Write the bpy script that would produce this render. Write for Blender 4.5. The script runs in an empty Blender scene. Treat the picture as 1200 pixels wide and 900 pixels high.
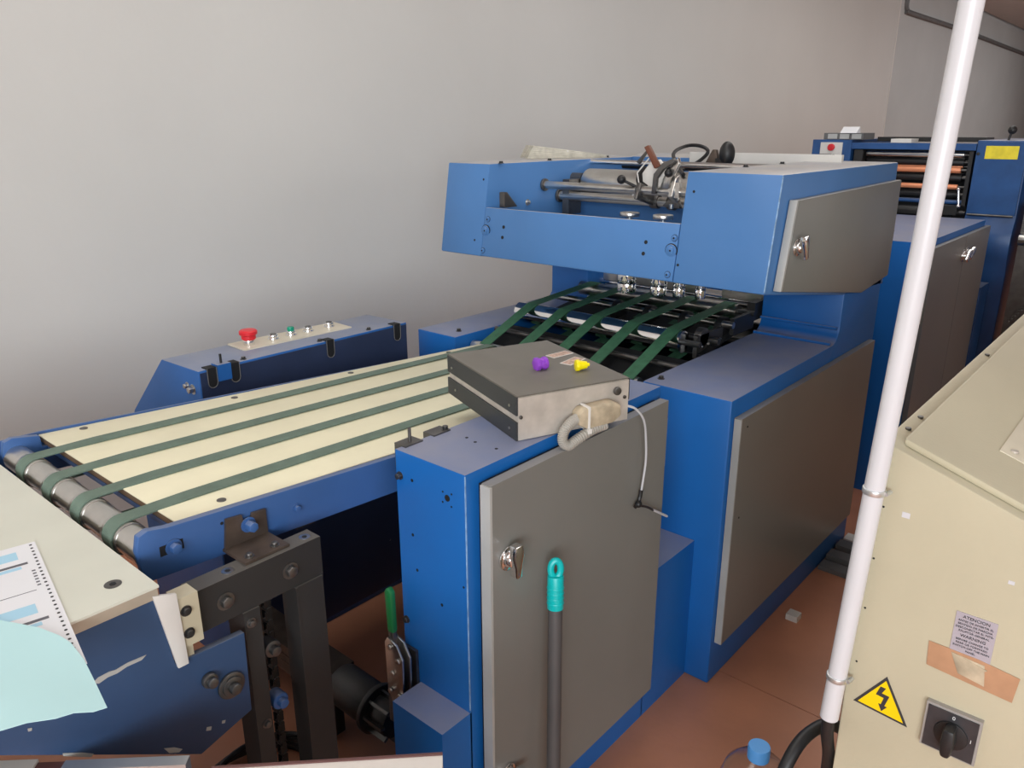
import bpy, bmesh, math, random
from mathutils import Vector, Matrix
random.seed(7)
R = math.radians
C = bpy.context.scene.collection
S = bpy.context.scene

# ------------------------------------------------------------------ camera
cam_d = bpy.data.cameras.new('camera'); cam = bpy.data.objects.new('camera', cam_d); C.objects.link(cam)
cam_d.sensor_width = 36.0; cam_d.lens = 36.0*923.53/1200.0; cam_d.clip_start = 0.02
yaw, pitch, roll = R(41.0351), R(-18.0497), R(-0.1268)
fw = Vector((math.cos(pitch)*math.cos(yaw), math.cos(pitch)*math.sin(yaw), math.sin(pitch)))
rt = Vector((math.sin(yaw), -math.cos(yaw), 0)); up = rt.cross(fw)
cr, sr = math.cos(roll), math.sin(roll)
rr = rt*cr + up*sr; uu = up*cr - rt*sr
cam.matrix_world = Matrix(((rr.x, uu.x, -fw.x, 0), (rr.y, uu.y, -fw.y, 0), (rr.z, uu.z, -fw.z, 1.62), (0, 0, 0, 1)))
S.camera = cam
# ------------------------------------------------------------------ world, light, exposure
w = bpy.data.worlds.new('world'); S.world = w; w.use_nodes = True
w.node_tree.nodes['Background'].inputs[0].default_value = (0.80, 0.88, 1.0, 1)
w.node_tree.nodes['Background'].inputs[1].default_value = 0.35
def area(name, loc, tgt, sx, sy, power, col):
    l = bpy.data.lights.new(name, 'AREA'); l.shape = 'RECTANGLE'; l.size = sx; l.size_y = sy
    l.energy = power; l.color = col
    o = bpy.data.objects.new(name, l); C.objects.link(o); o.location = loc
    o.rotation_euler = (Vector(tgt)-Vector(loc)).to_track_quat('-Z', 'Y').to_euler()
    return o
area('assumed_daylight_back', (-3.5, -1.0, 1.85), (2, 0.6, 1.2), 6.5, 1.9, 430, (0.90, 0.96, 1.0))  # added lamp, out of view: daylight assumed from behind, the back wall has no window
area('top_fill', (3.0, 1.35, 3.12), (3.0, 1.5, 0), 11.0, 0.9, 75, (1.0, 0.97, 0.93))  # added lamp, out of view: brightens tops and wall, spares the aisle faces
area('far_fill', (13.0, 0.8, 3.12), (13.0, 1.6, 0), 8.0, 1.2, 90, (0.97, 0.98, 1.0))  # added lamp, out of view: lifts the far part of the wall
area('side_fill', (6.0, -4.9, 2.3), (6.0, 2.0, 2.0), 12.0, 1.2, 40, (1.0, 0.96, 0.92))  # added weak fill from the right, no window is built there
S.view_settings.view_transform = 'Standard'; S.view_settings.look = 'None'
S.view_settings.exposure = 0.05; S.view_settings.gamma = 1.0
S.view_settings.use_curve_mapping = False

# ------------------------------------------------------------------ materials
def lin(r, g, b):
    f = lambda c: (c/255/12.92) if c/255 <= 0.04045 else ((c/255+0.055)/1.055)**2.4
    return (f(r), f(g), f(b), 1)
def mat(name, col, rough=0.5, metal=0.0, var=0.12, scale=6.0, bump=0.0, bscale=60.0, dust_sheen=0.0, chips=0.0,
        chipcol=(0.42, 0.42, 0.40, 1), trans=0.0, emit=None, spec=0.5, coat=0.0, dust_sheen_col=(0.36, 0.35, 0.34, 1)):
    m = bpy.data.materials.new(name); m.use_nodes = True
    nt = m.node_tree; N = nt.nodes; L = nt.links; b = N['Principled BSDF']
    tc = N.new('ShaderNodeTexCoord')
    n = N.new('ShaderNodeTexNoise'); n.inputs['Scale'].default_value = scale; n.inputs['Detail'].default_value = 6
    L.new(tc.outputs['Object'], n.inputs['Vector'])
    mp = N.new('ShaderNodeMapRange'); mp.inputs[1].default_value = 0.3; mp.inputs[2].default_value = 0.7
    mp.inputs[3].default_value = 1-var; mp.inputs[4].default_value = 1+var
    L.new(n.outputs['Fac'], mp.inputs[0])
    mx = N.new('ShaderNodeVectorMath'); mx.operation = 'SCALE'; mx.inputs[0].default_value = col[:3]
    L.new(mp.outputs[0], mx.inputs['Scale'])
    out = mx.outputs[0]
    def mixc(fac, a, bcol):
        q = N.new('ShaderNodeMix'); q.data_type = 'RGBA'
        L.new(fac, q.inputs['Factor']); L.new(a, q.inputs[6]); q.inputs[7].default_value = bcol
        return q.outputs[2]
    if dust_sheen > 0:  # up-facing faces: settled dust plus grazing reflection painted into the colour
        g = N.new('ShaderNodeNewGeometry'); sp = N.new('ShaderNodeSeparateXYZ'); L.new(g.outputs['Normal'], sp.inputs[0])
        cl = N.new('ShaderNodeMapRange'); cl.inputs[1].default_value = 0.6; cl.inputs[2].default_value = 0.95
        cl.inputs[3].default_value = 0; cl.inputs[4].default_value = dust_sheen; L.new(sp.outputs['Z'], cl.inputs[0])
        n2 = N.new('ShaderNodeTexNoise'); n2.inputs['Scale'].default_value = 9; n2.inputs['Detail'].default_value = 5
        L.new(tc.outputs['Object'], n2.inputs['Vector'])
        mm = N.new('ShaderNodeMath'); mm.operation = 'MULTIPLY'
        mp2 = N.new('ShaderNodeMapRange'); mp2.inputs[1].default_value = 0.3; mp2.inputs[2].default_value = 0.7
        mp2.inputs[3].default_value = 0.75; mp2.inputs[4].default_value = 1.0; L.new(n2.outputs['Fac'], mp2.inputs[0])
        L.new(cl.outputs[0], mm.inputs[0]); L.new(mp2.outputs[0], mm.inputs[1])
        out = mixc(mm.outputs[0], out, dust_sheen_col)
    if chips > 0:
        n3 = N.new('ShaderNodeTexNoise'); n3.inputs['Scale'].default_value = 14; n3.inputs['Detail'].default_value = 8
        n3.inputs['Roughness'].default_value = 0.65
        L.new(tc.outputs['Object'], n3.inputs['Vector'])
        m3 = N.new('ShaderNodeMapRange'); m3.inputs[1].default_value = 0.78-chips*0.2; m3.inputs[2].default_value = 0.79-chips*0.2
        L.new(n3.outputs['Fac'], m3.inputs[0]); out = mixc(m3.outputs[0], out, chipcol)
    L.new(out, b.inputs['Base Color'])
    b.inputs['Roughness'].default_value = rough; b.inputs['Metallic'].default_value = metal
    b.inputs['Specular IOR Level'].default_value = spec; b.inputs['Coat Weight'].default_value = coat
    if trans: b.inputs['Transmission Weight'].default_value = trans; b.inputs['IOR'].default_value = 1.45
    if bump > 0:
        nb = N.new('ShaderNodeTexNoise'); nb.inputs['Scale'].default_value = bscale; nb.inputs['Detail'].default_value = 4
        L.new(tc.outputs['Object'], nb.inputs['Vector'])
        bp = N.new('ShaderNodeBump'); bp.inputs['Strength'].default_value = bump; bp.inputs['Distance'].default_value = 0.01
        L.new(nb.outputs['Fac'], bp.inputs['Height']); L.new(bp.outputs[0], b.inputs['Normal'])
    return m
M = {}
M['blue'] = mat('blue_paint', (0.009, 0.135, 0.46), 0.42, var=0.08, scale=3, bump=0.02, bscale=220, dust_sheen=0.85, dust_sheen_col=(0.30, 0.30, 0.36, 1))
M['blue_hood_sheen'] = mat('blue_paint_hood_sheen', (0.07, 0.20, 0.46), 0.38, var=0.07, scale=3, bump=0.02, bscale=200, dust_sheen=0.95, dust_sheen_col=(0.48, 0.45, 0.41, 1))  # paler copy of the blue paint, grazing reflection put into its colour
M['worn_lit_blue'] = mat('worn_lit_blue_edge', (0.25, 0.40, 0.60), 0.5, var=0.35, scale=60)
M['blue_rail'] = mat('blue_paint_rail', (0.038, 0.11, 0.30), 0.45, var=0.1, dust_sheen=0.3)
M['navy'] = mat('navy_chipped_paint', (0.030, 0.068, 0.155), 0.5, var=0.12, scale=4, dust_sheen=0.3, chips=0.35, bump=0.03)
M['console'] = mat('console_side_paint', (0.016, 0.11, 0.36), 0.45, var=0.1, dust_sheen=0.7, chips=0.12)
M['console_shade'] = mat('console_shaded_navy', (0.022, 0.036, 0.085), 0.5, var=0.15, scale=5, chips=0.15)
M['press_blue'] = mat('press_blue', (0.022, 0.085, 0.25), 0.35, var=0.2, scale=9, dust_sheen=0.5)
M['grey'] = mat('grey_door_paint', (0.22, 0.217, 0.20), 0.36, var=0.05, scale=2.5, bump=0.015, bscale=250, dust_sheen=0.4)
M['grey_edge'] = mat('worn_grey_edge', (0.42, 0.42, 0.40), 0.4)
M['cream'] = mat('cream_paint', (0.52, 0.47, 0.335), 0.42, var=0.05, scale=5, bump=0.05, bscale=160, dust_sheen=0.25, dust_sheen_col=(0.5, 0.46, 0.36, 1))
M['cream_plate'] = mat('cream_button_plate', (0.60, 0.55, 0.44), 0.4)
M['lid_plate'] = mat('pale_cover_plate', (0.66, 0.60, 0.47), 0.5)
M['board'] = mat('cream_laminate', (0.80, 0.755, 0.545), 0.45, var=0.05, scale=8, bump=0.03, bscale=90)
M['board_edge'] = mat('board_edge', (0.16, 0.10, 0.06), 0.7)
M['table'] = mat('worn_white_top', (0.66, 0.67, 0.58), 0.5, var=0.05, scale=5)
M['table_edge'] = mat('tan_board_edge', (0.42, 0.36, 0.28), 0.6, var=0.1, scale=20)
M['belt'] = mat('green_belt', (0.13, 0.19, 0.15), 0.7, var=0.12, scale=30, bump=0.1, bscale=300)
M['belt_dark'] = mat('dark_green_belt', (0.05, 0.165, 0.09), 0.65, var=0.18, scale=40, bump=0.15, bscale=300)
M['steel'] = mat('steel', (0.62, 0.61, 0.58), 0.28, 1.0, var=0.08, scale=20)
M['chrome'] = mat('chrome', (0.85, 0.85, 0.85), 0.1, 1.0, var=0.02)
M['dark_steel'] = mat('dark_steel', (0.16, 0.155, 0.15), 0.42, 0.9, var=0.25, scale=18)
M['black'] = mat('black_paint', (0.018, 0.018, 0.018), 0.45, var=0.2, dust_sheen=0.25)
M['black_frame'] = mat('black_worn_paint', (0.022, 0.022, 0.022), 0.5, var=0.2, dust_sheen=0.4, chips=0.2, dust_sheen_col=(0.25, 0.23, 0.2, 1))
M['rubber'] = mat('black_rubber', (0.012, 0.012, 0.013), 0.45)
M['white_pvc'] = mat('white_pvc', (0.62, 0.62, 0.64), 0.3, var=0.03)
M['galv'] = mat('galvanised', (0.6, 0.62, 0.62), 0.35, 0.8)
M['white'] = mat('white_paint', (0.72, 0.70, 0.66), 0.5, var=0.06)
M['paper'] = mat('white_paper', (0.78, 0.79, 0.82), 0.75, var=0.02)
M['cyan_paper'] = mat('pale_cyan_paper', (0.50, 0.76, 0.78), 0.8, var=0.03, scale=3)
M['print_blue'] = mat('printed_light_blue', (0.40, 0.66, 0.82), 0.7, var=0.02)
M['print_grey'] = mat('printed_dark_grey', (0.13, 0.13, 0.15), 0.7)
M['news'] = mat('newsprint', (0.60, 0.57, 0.48), 0.8, var=0.2, scale=40)
M['ebox_top'] = mat('dusty_dark_metal', (0.125, 0.115, 0.095), 0.55, 0.0, var=0.15, scale=12, dust_sheen=0.45, dust_sheen_col=(0.27, 0.25, 0.21, 1))
M['ebox_side'] = mat('charcoal_metal', (0.035, 0.037, 0.04), 0.5)
M['alu'] = mat('dirty_aluminium', (0.55, 0.50, 0.44), 0.5, 0.25, var=0.15, scale=25)
M['tan_connector'] = mat('aged_tan_plastic', (0.48, 0.40, 0.28), 0.6, var=0.25, scale=40)
M['hose_grey'] = mat('grey_hose', (0.36, 0.34, 0.30), 0.6, var=0.1)
M['purple'] = mat('purple_plastic', (0.28, 0.06, 0.55), 0.4, var=0.03)
M['yellow'] = mat('yellow_plastic', (0.95, 0.80, 0.0), 0.4, var=0.03)
M['sign_yellow'] = mat('sign_yellow', (0.93, 0.62, 0.0), 0.4, var=0.03)
M['label_yellow'] = mat('label_yellow', (0.90, 0.75, 0.04), 0.5, var=0.1, scale=30)
M['red'] = mat('red_plastic', (0.68, 0.02, 0.03), 0.35, var=0.04)
M['green'] = mat('green_plastic', (0.0, 0.28, 0.17), 0.35, var=0.04)
M['green_grip'] = mat('green_grip', (0.01, 0.18, 0.05), 0.4, var=0.08)
M['turquoise'] = mat('turquoise_plastic', (0.0, 0.50, 0.50), 0.35, var=0.05)
M['grey_pole'] = mat('grey_coated_pole', (0.085, 0.08, 0.08), 0.5, var=0.1)
M['brown_steel'] = mat('brown_steel', (0.10, 0.075, 0.06), 0.5, 0.5, var=0.25, scale=25)
M['brown_leather'] = mat('brown_handle', (0.16, 0.055, 0.03), 0.5)
M['copper'] = mat('copper_roller', (0.85, 0.33, 0.17), 0.35, 0.35, var=0.05)
M['tape'] = mat('brown_packing_tape', (0.46, 0.26, 0.15), 0.3, var=0.12, scale=30)
M['sticker'] = mat('lilac_grey_label', (0.42, 0.38, 0.42), 0.4, var=0.05)
M['ink'] = mat('dark_ink', (0.03, 0.03, 0.035), 0.6)
M['white_ink'] = mat('white_ink', (0.75, 0.75, 0.75), 0.6)
M['switch'] = mat('black_brushed_plate', (0.05, 0.05, 0.055), 0.35, 0.3, var=0.2, scale=50)
M['switch_rim'] = mat('grey_rim', (0.33, 0.31, 0.29), 0.4)
M['pink_label'] = mat('faded_pink_label', (0.55, 0.38, 0.30), 0.6, var=0.4, scale=120)
M['carton'] = mat('white_carton', (0.72, 0.67, 0.62), 0.7, var=0.06)
M['maroon'] = mat('maroon_board', (0.12, 0.05, 0.045), 0.6)
M['bottle_blue'] = mat('blue_cap', (0.10, 0.36, 0.80), 0.35, var=0.03)
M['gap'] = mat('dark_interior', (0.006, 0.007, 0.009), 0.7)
M['duct'] = mat('grey_duct', (0.14, 0.14, 0.14), 0.5)
# clear bottle
M['clear'] = mat('clear_plastic', (0.93, 0.95, 0.97), 0.08, trans=1.0, var=0.0)
# floor
m = mat('red_painted_concrete', (0.54, 0.235, 0.135), 0.38, var=0.2, scale=2.2, bump=0.08, bscale=30)
M['floor'] = m
# wall
M['wall'] = mat('wall_plaster', (0.645, 0.64, 0.615), 0.7, var=0.04, scale=0.9, bump=0.5, bscale=5, chips=0.0)
M['wall_far'] = mat('wall_plaster_far', (0.56, 0.58, 0.575), 0.7, var=0.05, scale=1.2, bump=0.2, bscale=7)
M['ceiling'] = mat('ceiling_paint', (0.55, 0.54, 0.53), 0.8, var=0.03)

# ------------------------------------------------------------------ mesh builder
def frame(loc=(0, 0, 0), rz=0.0, rx=0.0, ry=0.0):
    return Matrix.Translation(loc) @ Matrix.Rotation(rz, 4, 'Z') @ Matrix.Rotation(ry, 4, 'Y') @ Matrix.Rotation(rx, 4, 'X')
class MB:
    def __init__(s, T=None): s.bm = bmesh.new(); s.T = T
    def _merge(s, t, mi=0, bev=0, seg=2, T=None):
        if bev > 0:
            es = [e for e in t.edges if len(e.link_faces) == 2 and e.calc_face_angle(0) > 0.5]
            bmesh.ops.bevel(t, geom=es, offset=bev, segments=seg, profile=0.5, affect='EDGES', clamp_overlap=True)
        X = T or s.T
        mp = {}
        for v in t.verts:
            mp[v] = s.bm.verts.new(X @ v.co if X else v.co)
        for f in t.faces:
            try: g = s.bm.faces.new([mp[v] for v in f.verts])
            except ValueError: continue
            g.material_index = mi; g.smooth = True
        t.free(); return s
    def box(s, a, b, bev=0.0, mi=0, T=None):
        t = bmesh.new()
        x0, y0, z0 = [min(p, q) for p, q in zip(a, b)]; x1, y1, z1 = [max(p, q) for p, q in zip(a, b)]
        v = [t.verts.new(p) for p in ((x0,y0,z0),(x1,y0,z0),(x1,y1,z0),(x0,y1,z0),(x0,y0,z1),(x1,y0,z1),(x1,y1,z1),(x0,y1,z1))]
        for f in ((0,3,2,1),(4,5,6,7),(0,1,5,4),(1,2,6,5),(2,3,7,6),(3,0,4,7)): t.faces.new([v[i] for i in f])
        return s._merge(t, mi, bev, T=T)
    def prism(s, pts, axis, a0, a1, bev=0.0, mi=0, T=None):
        t = bmesh.new()
        def P(p, a):
            return {'y': (p[0], a, p[1]), 'x': (a, p[0], p[1]), 'z': (p[0], p[1], a)}[axis]
        A = [t.verts.new(P(p, a0)) for p in pts]; B = [t.verts.new(P(p, a1)) for p in pts]
        n = len(pts)
        t.faces.new(A[::-1]); t.faces.new(B)
        for i in range(n): t.faces.new((A[i], A[(i+1) % n], B[(i+1) % n], B[i]))
        bmesh.ops.recalc_face_normals(t, faces=t.faces)
        return s._merge(t, mi, bev, T=T)
    def hexa(s, bot, top, bev=0.0, mi=0):
        t = bmesh.new(); A = [t.verts.new(p) for p in bot]; B = [t.verts.new(p) for p in top]; n = len(A)
        t.faces.new(A[::-1]); t.faces.new(B)
        for i in range(n): t.faces.new((A[i], A[(i+1) % n], B[(i+1) % n], B[i]))
        bmesh.ops.recalc_face_normals(t, faces=t.faces)
        return s._merge(t, mi, bev)
    def cyl(s, p0, p1, r, r2=None, seg=24, bev=0.0, mi=0, T=None):
        p0, p1 = Vector(p0), Vector(p1); d = p1-p0; r2 = r if r2 is None else r2
        t = bmesh.new()
        bmesh.ops.create_cone(t, cap_ends=True, segments=seg, radius1=r, radius2=r2, depth=d.length)
        q = Matrix.Translation((p0+p1)/2) @ d.to_track_quat('Z', 'Y').to_matrix().to_4x4()
        bmesh.ops.transform(t, matrix=q, verts=t.verts)
        return s._merge(t, mi, bev, T=T)
    def ball(s, c, r, mi=0, sc=(1, 1, 1), T=None):
        t = bmesh.new(); bmesh.ops.create_uvsphere(t, u_segments=20, v_segments=12, radius=r)
        bmesh.ops.transform(t, matrix=Matrix.Translation(c) @ Matrix.Diagonal((*sc, 1)), verts=t.verts)
        return s._merge(t, mi, T=T)
    def lathe(s, prof, c=(0, 0, 0), seg=32, mi=0, T=None):
        t = bmesh.new(); rings = []
        for r, z in prof:
            rings.append([t.verts.new((c[0]+r*math.cos(2*math.pi*k/seg), c[1]+r*math.sin(2*math.pi*k/seg), c[2]+z)) for k in range(seg)])
        for a, b in zip(rings, rings[1:]):
            for k in range(seg): t.faces.new((a[k], a[(k+1) % seg], b[(k+1) % seg], b[k]))
        t.faces.new(rings[0][::-1]); t.faces.new(rings[-1])
        bmesh.ops.recalc_face_normals(t, faces=t.faces)
        return s._merge(t, mi, T=T)
    def tube(s, pts, r, seg=10, smooth=4, mi=0, closed=False, ribs=0):
        P = [Vector(p) for p in pts]
        if smooth > 1 and len(P) > 2:
            Q = []; n = len(P)
            for i in range(n if closed else n-1):
                p0 = P[(i-1) % n] if (closed or i > 0) else P[0]; p1 = P[i]; p2 = P[(i+1) % n]
                p3 = P[(i+2) % n] if (closed or i+2 < n) else P[-1]
                for k in range(smooth):
                    u = k/smooth
                    Q.append(0.5*((2*p1)+(-p0+p2)*u+(2*p0-5*p1+4*p2-p3)*u*u+(-p0+3*p1-3*p2+p3)*u**3))
            if not closed: Q.append(P[-1])
            P = Q
        t = bmesh.new(); n = len(P); rings = []; side = None
        for i in range(n):
            a = P[(i-1) % n] if (closed or i > 0) else P[0]; b = P[(i+1) % n] if (closed or i < n-1) else P[-1]
            d = (b-a).normalized()
            if side is None: side = d.orthogonal().normalized()
            side = (side - d*side.dot(d)).normalized(); o = d.cross(side)
            rad = r*(1+0.06*((i % 2)*2-1)) if ribs else r
            rings.append([t.verts.new(P[i]+(side*math.cos(2*math.pi*k/seg)+o*math.sin(2*math.pi*k/seg))*rad) for k in range(seg)])
        for i in range(n if closed else n-1):
            a, b = rings[i], rings[(i+1) % n]
            for k in range(seg): t.faces.new((a[k], a[(k+1) % seg], b[(k+1) % seg], b[k]))
        if not closed: t.faces.new(rings[0][::-1]); t.faces.new(rings[-1])
        bmesh.ops.recalc_face_normals(t, faces=t.faces)
        return s._merge(t, mi)
    def loop(s, rollers, y0, wdt, th=0.0025, drift=0.0, x0=0.0, mi=0):
        """a flat belt running round rollers (x, z, r), swept along y"""
        pts = []
        for x, z, r in rollers:
            for k in range(36): pts.append((x+r*math.cos(k*math.pi/18), z+r*math.sin(k*math.pi/18)))
        pts = sorted(set(pts))
        def cross(o, a, b): return (a[0]-o[0])*(b[1]-o[1])-(a[1]-o[1])*(b[0]-o[0])
        lo = []
        for p in pts:
            while len(lo) >= 2 and cross(lo[-2], lo[-1], p) <= 1e-12: lo.pop()
            lo.append(p)
        hi = []
        for p in reversed(pts):
            while len(hi) >= 2 and cross(hi[-2], hi[-1], p) <= 1e-12: hi.pop()
            hi.append(p)
        H = lo[:-1]+hi[:-1]
        t = bmesh.new(); n = len(H); rows = []
        cx = sum(p[0] for p in H)/n; cz = sum(p[1] for p in H)/n
        for i in range(n):
            a, b = H[i-1], H[(i+1) % n]; d = Vector((b[0]-a[0], b[1]-a[1])).normalized(); nn = Vector((d.y, -d.x))
            p = Vector(H[i]); q = p+nn*th; yc = y0+drift*(p.x-x0)
            rows.append([t.verts.new(v) for v in ((p.x, yc-wdt/2, p.y), (p.x, yc+wdt/2, p.y), (q.x, yc+wdt/2, q.y), (q.x, yc-wdt/2, q.y))])
        for i in range(n):
            a, b = rows[i], rows[(i+1) % n]
            for k in range(4): t.faces.new((a[k], a[(k+1) % 4], b[(k+1) % 4], b[k]))
        bmesh.ops.recalc_face_normals(t, faces=t.faces)
        return s._merge(t, mi)
    def poly(s, pts, th=0.0006, mi=0):
        """thin sheet from an outline of 3D points (xy outline, top side), thickness th downwards"""
        t = bmesh.new(); A = [t.verts.new(p) for p in pts]; B = [t.verts.new((p[0], p[1], p[2]-th)) for p in pts]; n = len(A)
        t.faces.new(A); t.faces.new(B[::-1])
        for i in range(n): t.faces.new((A[i], B[i], B[(i+1) % n], A[(i+1) % n]))
        bmesh.ops.recalc_face_normals(t, faces=t.faces)
        return s._merge(t, mi)
def origin_of(o):
    v = Vector((0, 0, 0))
    while o is not None: v = v + Vector(o.location); o = o.parent
    return v
def obj(name, mb, ms, parent=None, label=None, base=None):
    me = bpy.data.meshes.new(name); off = origin_of(parent) if parent else Vector(base or (0, 0, 0))
    bmesh.ops.translate(mb.bm, verts=mb.bm.verts, vec=-off)
    mb.bm.to_mesh(me); mb.bm.free()
    for mm in (ms if isinstance(ms, (list, tuple)) else [ms]): me.materials.append(M[mm] if isinstance(mm, str) else mm)
    me.set_sharp_from_angle(angle=R(35))
    o = bpy.data.objects.new(name, me); C.objects.link(o)
    if parent: o.parent = parent
    else: o.location = off
    if label: o['label'] = label
    return o
def thing(name, label, cat, loc=(0, 0, 0), group=None):
    o = bpy.data.objects.new(name, None); C.objects.link(o); o.location = loc; o.empty_display_size = 0.1
    o['label'] = label; o['category'] = cat
    if group: o['group'] = group
    return o
def tag(o, label, cat, group=None):
    o['label'] = label; o['category'] = cat
    if group: o['group'] = group
    return o
def struct(name, mb, ms, parent=None):
    o = obj(name, mb, ms, parent)
    if not parent: o['kind'] = 'structure'
    return o
def text(name, s, size, T, ms, parent, align='CENTER', ext=0.0002):
    cu = bpy.data.curves.new(name, 'FONT'); cu.body = s; cu.size = size; cu.align_x = align; cu.align_y = 'CENTER'; cu.extrude = ext
    cu.resolution_u = 2; cu.space_line = 0.95
    o = bpy.data.objects.new(name, cu); C.objects.link(o)
    me = bpy.data.meshes.new_from_object(o); bpy.data.objects.remove(o)
    off = origin_of(parent)
    me.transform(Matrix.Translation(-off) @ T); me.materials.clear(); me.materials.append(M[ms])
    o = bpy.data.objects.new(name, me); C.objects.link(o); o.parent = parent
    return o
# text facing -X (reads with +right = -Y), and facing -Y (right = +X)
def T_negx(x, y, z, rot=0.0): return Matrix.Translation((x, y, z)) @ Matrix(((0, 0, -1, 0), (-1, 0, 0, 0), (0, 1, 0, 0), (0, 0, 0, 1))) @ Matrix.Rotation(rot, 4, 'Z')
def bolt(parent, p, d, r=0.008, h=0.006, ms='dark_steel', name='bolt', washer=True):
    p = Vector(p); d = Vector(d).normalized(); mb = MB()
    if washer: mb.cyl(p, p+d*0.0015, r*1.5, seg=18)
    mb.cyl(p+d*0.001, p+d*(0.0015+h), r, seg=6 if r > 0.009 else 14, bev=r*0.12)
    return obj(name, mb, ms, parent)
def hole(parent, p, d, r=0.004, name='screw_hole'):
    p = Vector(p); d = Vector(d).normalized()
    return obj(name, MB().cyl(p-d*0.003, p+d*0.0006, r, seg=14), 'gap', parent)
def door_handle(parent, x, y, z, s=1.0, rot=0.0):
    """quarter turn wing latch on a face looking to -Y"""
    T = Matrix.Translation((x, y, z)) @ Matrix.Rotation(rot, 4, 'Y')
    mb = MB(T)
    mb.cyl((0, 0, 0), (0, -0.006, 0), 0.026*s, seg=28, bev=0.002)
    mb.cyl((0, -0.005, 0), (0, -0.020, 0), 0.019*s, r2=0.015*s, seg=24, bev=0.002)
    mb.prism([(-0.010*s, 0.036*s), (0.010*s, 0.036*s), (0.014*s, 0.012*s), (0.008*s, -0.012*s), (0.008*s, -0.034*s), (-0.008*s, -0.034*s), (-0.008*s, -0.012*s), (-0.014*s, 0.012*s)], 'y', -0.014, -0.034, bev=0.003)
    return obj('handle', mb, 'chrome', parent, label='chrome wing latch')

# ------------------------------------------------------------------ SETTING
WY = 3.0
fl = struct('floor', MB().box((-3.6, -5.0, -0.14), (22, WY+0.1, -0.012)), 'floor')
for a, b in ((-3.6, 1.9835), (1.9865, 5.2), (5.203, 9.0), (9.003, 22)):
    obj('floor_slab', MB().box((a, -5.0, -0.012), (b, WY, 0), bev=0.0015), 'floor', fl)
struct('wall_left', MB().box((-3.6, WY, 0), (9.93, WY+0.25, 3.3)), 'wall')
struct('wall_left_rear', MB().box((9.93, WY+0.05, 0), (22, WY+0.25, 3.3)), 'wall_far')
struct('trim_2', MB().box((9.93, WY+0.03, 0), (9.955, WY+0.05, 3.18)), 'gap')
struct('trim_1', MB().box((9.905, WY-0.004, 0), (9.93, WY, 3.18)), 'white')
struct('ceiling', MB().box((-3.6, -5.0, 3.18), (22, WY, 3.3)), 'ceiling')
struct('wall_right', MB().box((-3.8, -5.2, 0), (22, -5.0, 3.3)), 'ceiling')
struct('wall_back', MB().box((-3.8, -5.0, 0), (-3.6, WY, 3.3)), 'wall')
struct('wall_end', MB().box((22, -5.0, 0), (22.2, WY+0.25, 3.3)), 'wall_far')
# conduit on the rear wall
wc = [(10.25, 3.04, 3.18), (10.25, 3.04, 2.93), (10.30, 3.04, 2.87), (10.5, 3.04, 2.85), (13, 3.04, 2.86), (17.5, 3.04, 2.83), (21.5, 3.04, 2.83)]
tag(obj('wall_conduit', MB().tube(wc, 0.03, 8, 3), 'duct', base=(10.25, 3.04, 3.18)), 'thin grey cable conduit running along the far wall under the ceiling', 'conduit')

# ------------------------------------------------------------------ MAIN FOLDING MACHINE
Y0, YA, YB, Y1 = 0.869, 1.152, 1.924, 2.118
X0, XN, X1 = 1.904, 2.70, 3.09
BZ = 0.915
fm = thing('folding_machine', 'large blue folding machine with overhanging hood and five rising green belts', 'machine', (2.5, 1.49, 0))
fil = [(XN-0.06+0.06*math.sin(R(a)), BZ+0.06-0.06*math.cos(R(a))) for a in range(15, 91, 15)]
prof = [(X0, 0), (X1, 0), (X1, 1.12), (XN, 1.12)] + fil[::-1] + [(X0, BZ)]
obj('side_housing', MB().prism(prof, 'y', Y0, YA, bev=0.006), 'blue', fm)
obj('side_housing', MB().prism([(X0, 0), (X1, 0), (X1, 1.12), (XN, 1.12), (XN, BZ+0.02), (XN-0.02, BZ), (X0, BZ)], 'y', YB, Y1, bev=0.006), 'blue', fm)
obj('seam_bead', MB().cyl((XN-0.058, Y0+0.008, BZ+0.006), (XN-0.058, YA-0.004, BZ+0.006), 0.006).cyl((XN-0.012, Y0+0.006, BZ+0.052), (XN-0.012, YA-0.004, BZ+0.052), 0.005), 'blue', fm)
# lower door
d = obj('door', MB().box((1.925, 0.846, 0.14), (3.035, 0.868, 0.862), bev=0.004), 'grey', fm)
obj('edge_strip', MB().box((1.921, 0.845, 0.142), (1.927, 0.866, 0.860), bev=0.002), 'grey_edge', d)
hole(d, (1.965, 0.8457, 0.83), (0, -1, 0), 0.003)
hole(d, (1.965, 0.8457, 0.55), (0, -1, 0), 0.003)
# hood: right block, left block, front plate, inner plates
HT, HB = 2.094, 2.043
hp = [(HT, 1.499), (HB, 1.184), (XN, 1.082), (X1+0.02, 1.060), (X1, 1.499)]
obj('hood_block', MB().prism(hp, 'y', Y0, YA, bev=0.005), 'blue_hood_sheen', fm)
obj('hood_block', MB().prism(hp, 'y', YB, Y1+0.008, bev=0.005), 'blue_hood_sheen', fm)
def onface(z, off=0.0): return HB + (HT-HB)*(z-1.184)/(1.499-1.184) - off
T0 = 1.352
obj('front_plate', MB().prism([(onface(1.187), 1.187), (onface(T0), T0), (onface(T0)+0.012, T0), (onface(1.187)+0.012, 1.187)], 'y', YA+0.0015, YB-0.0015, bev=0.0015), 'blue_hood_sheen', fm)
obj('inner_plate', MB().box((2.62, YA, 1.10), (2.64, YB, 1.36)).box((2.06, YA, 1.182), (2.62, YB, 1.19)), 'blue_hood_sheen', fm)
obj('rear_rail', MB().prism([(3.00, 1.36), (3.08, 1.36), (3.08, 1.515), (3.00, 1.500)], 'y', YA, YB, bev=0.004), 'blue_hood_sheen', fm)
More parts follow.
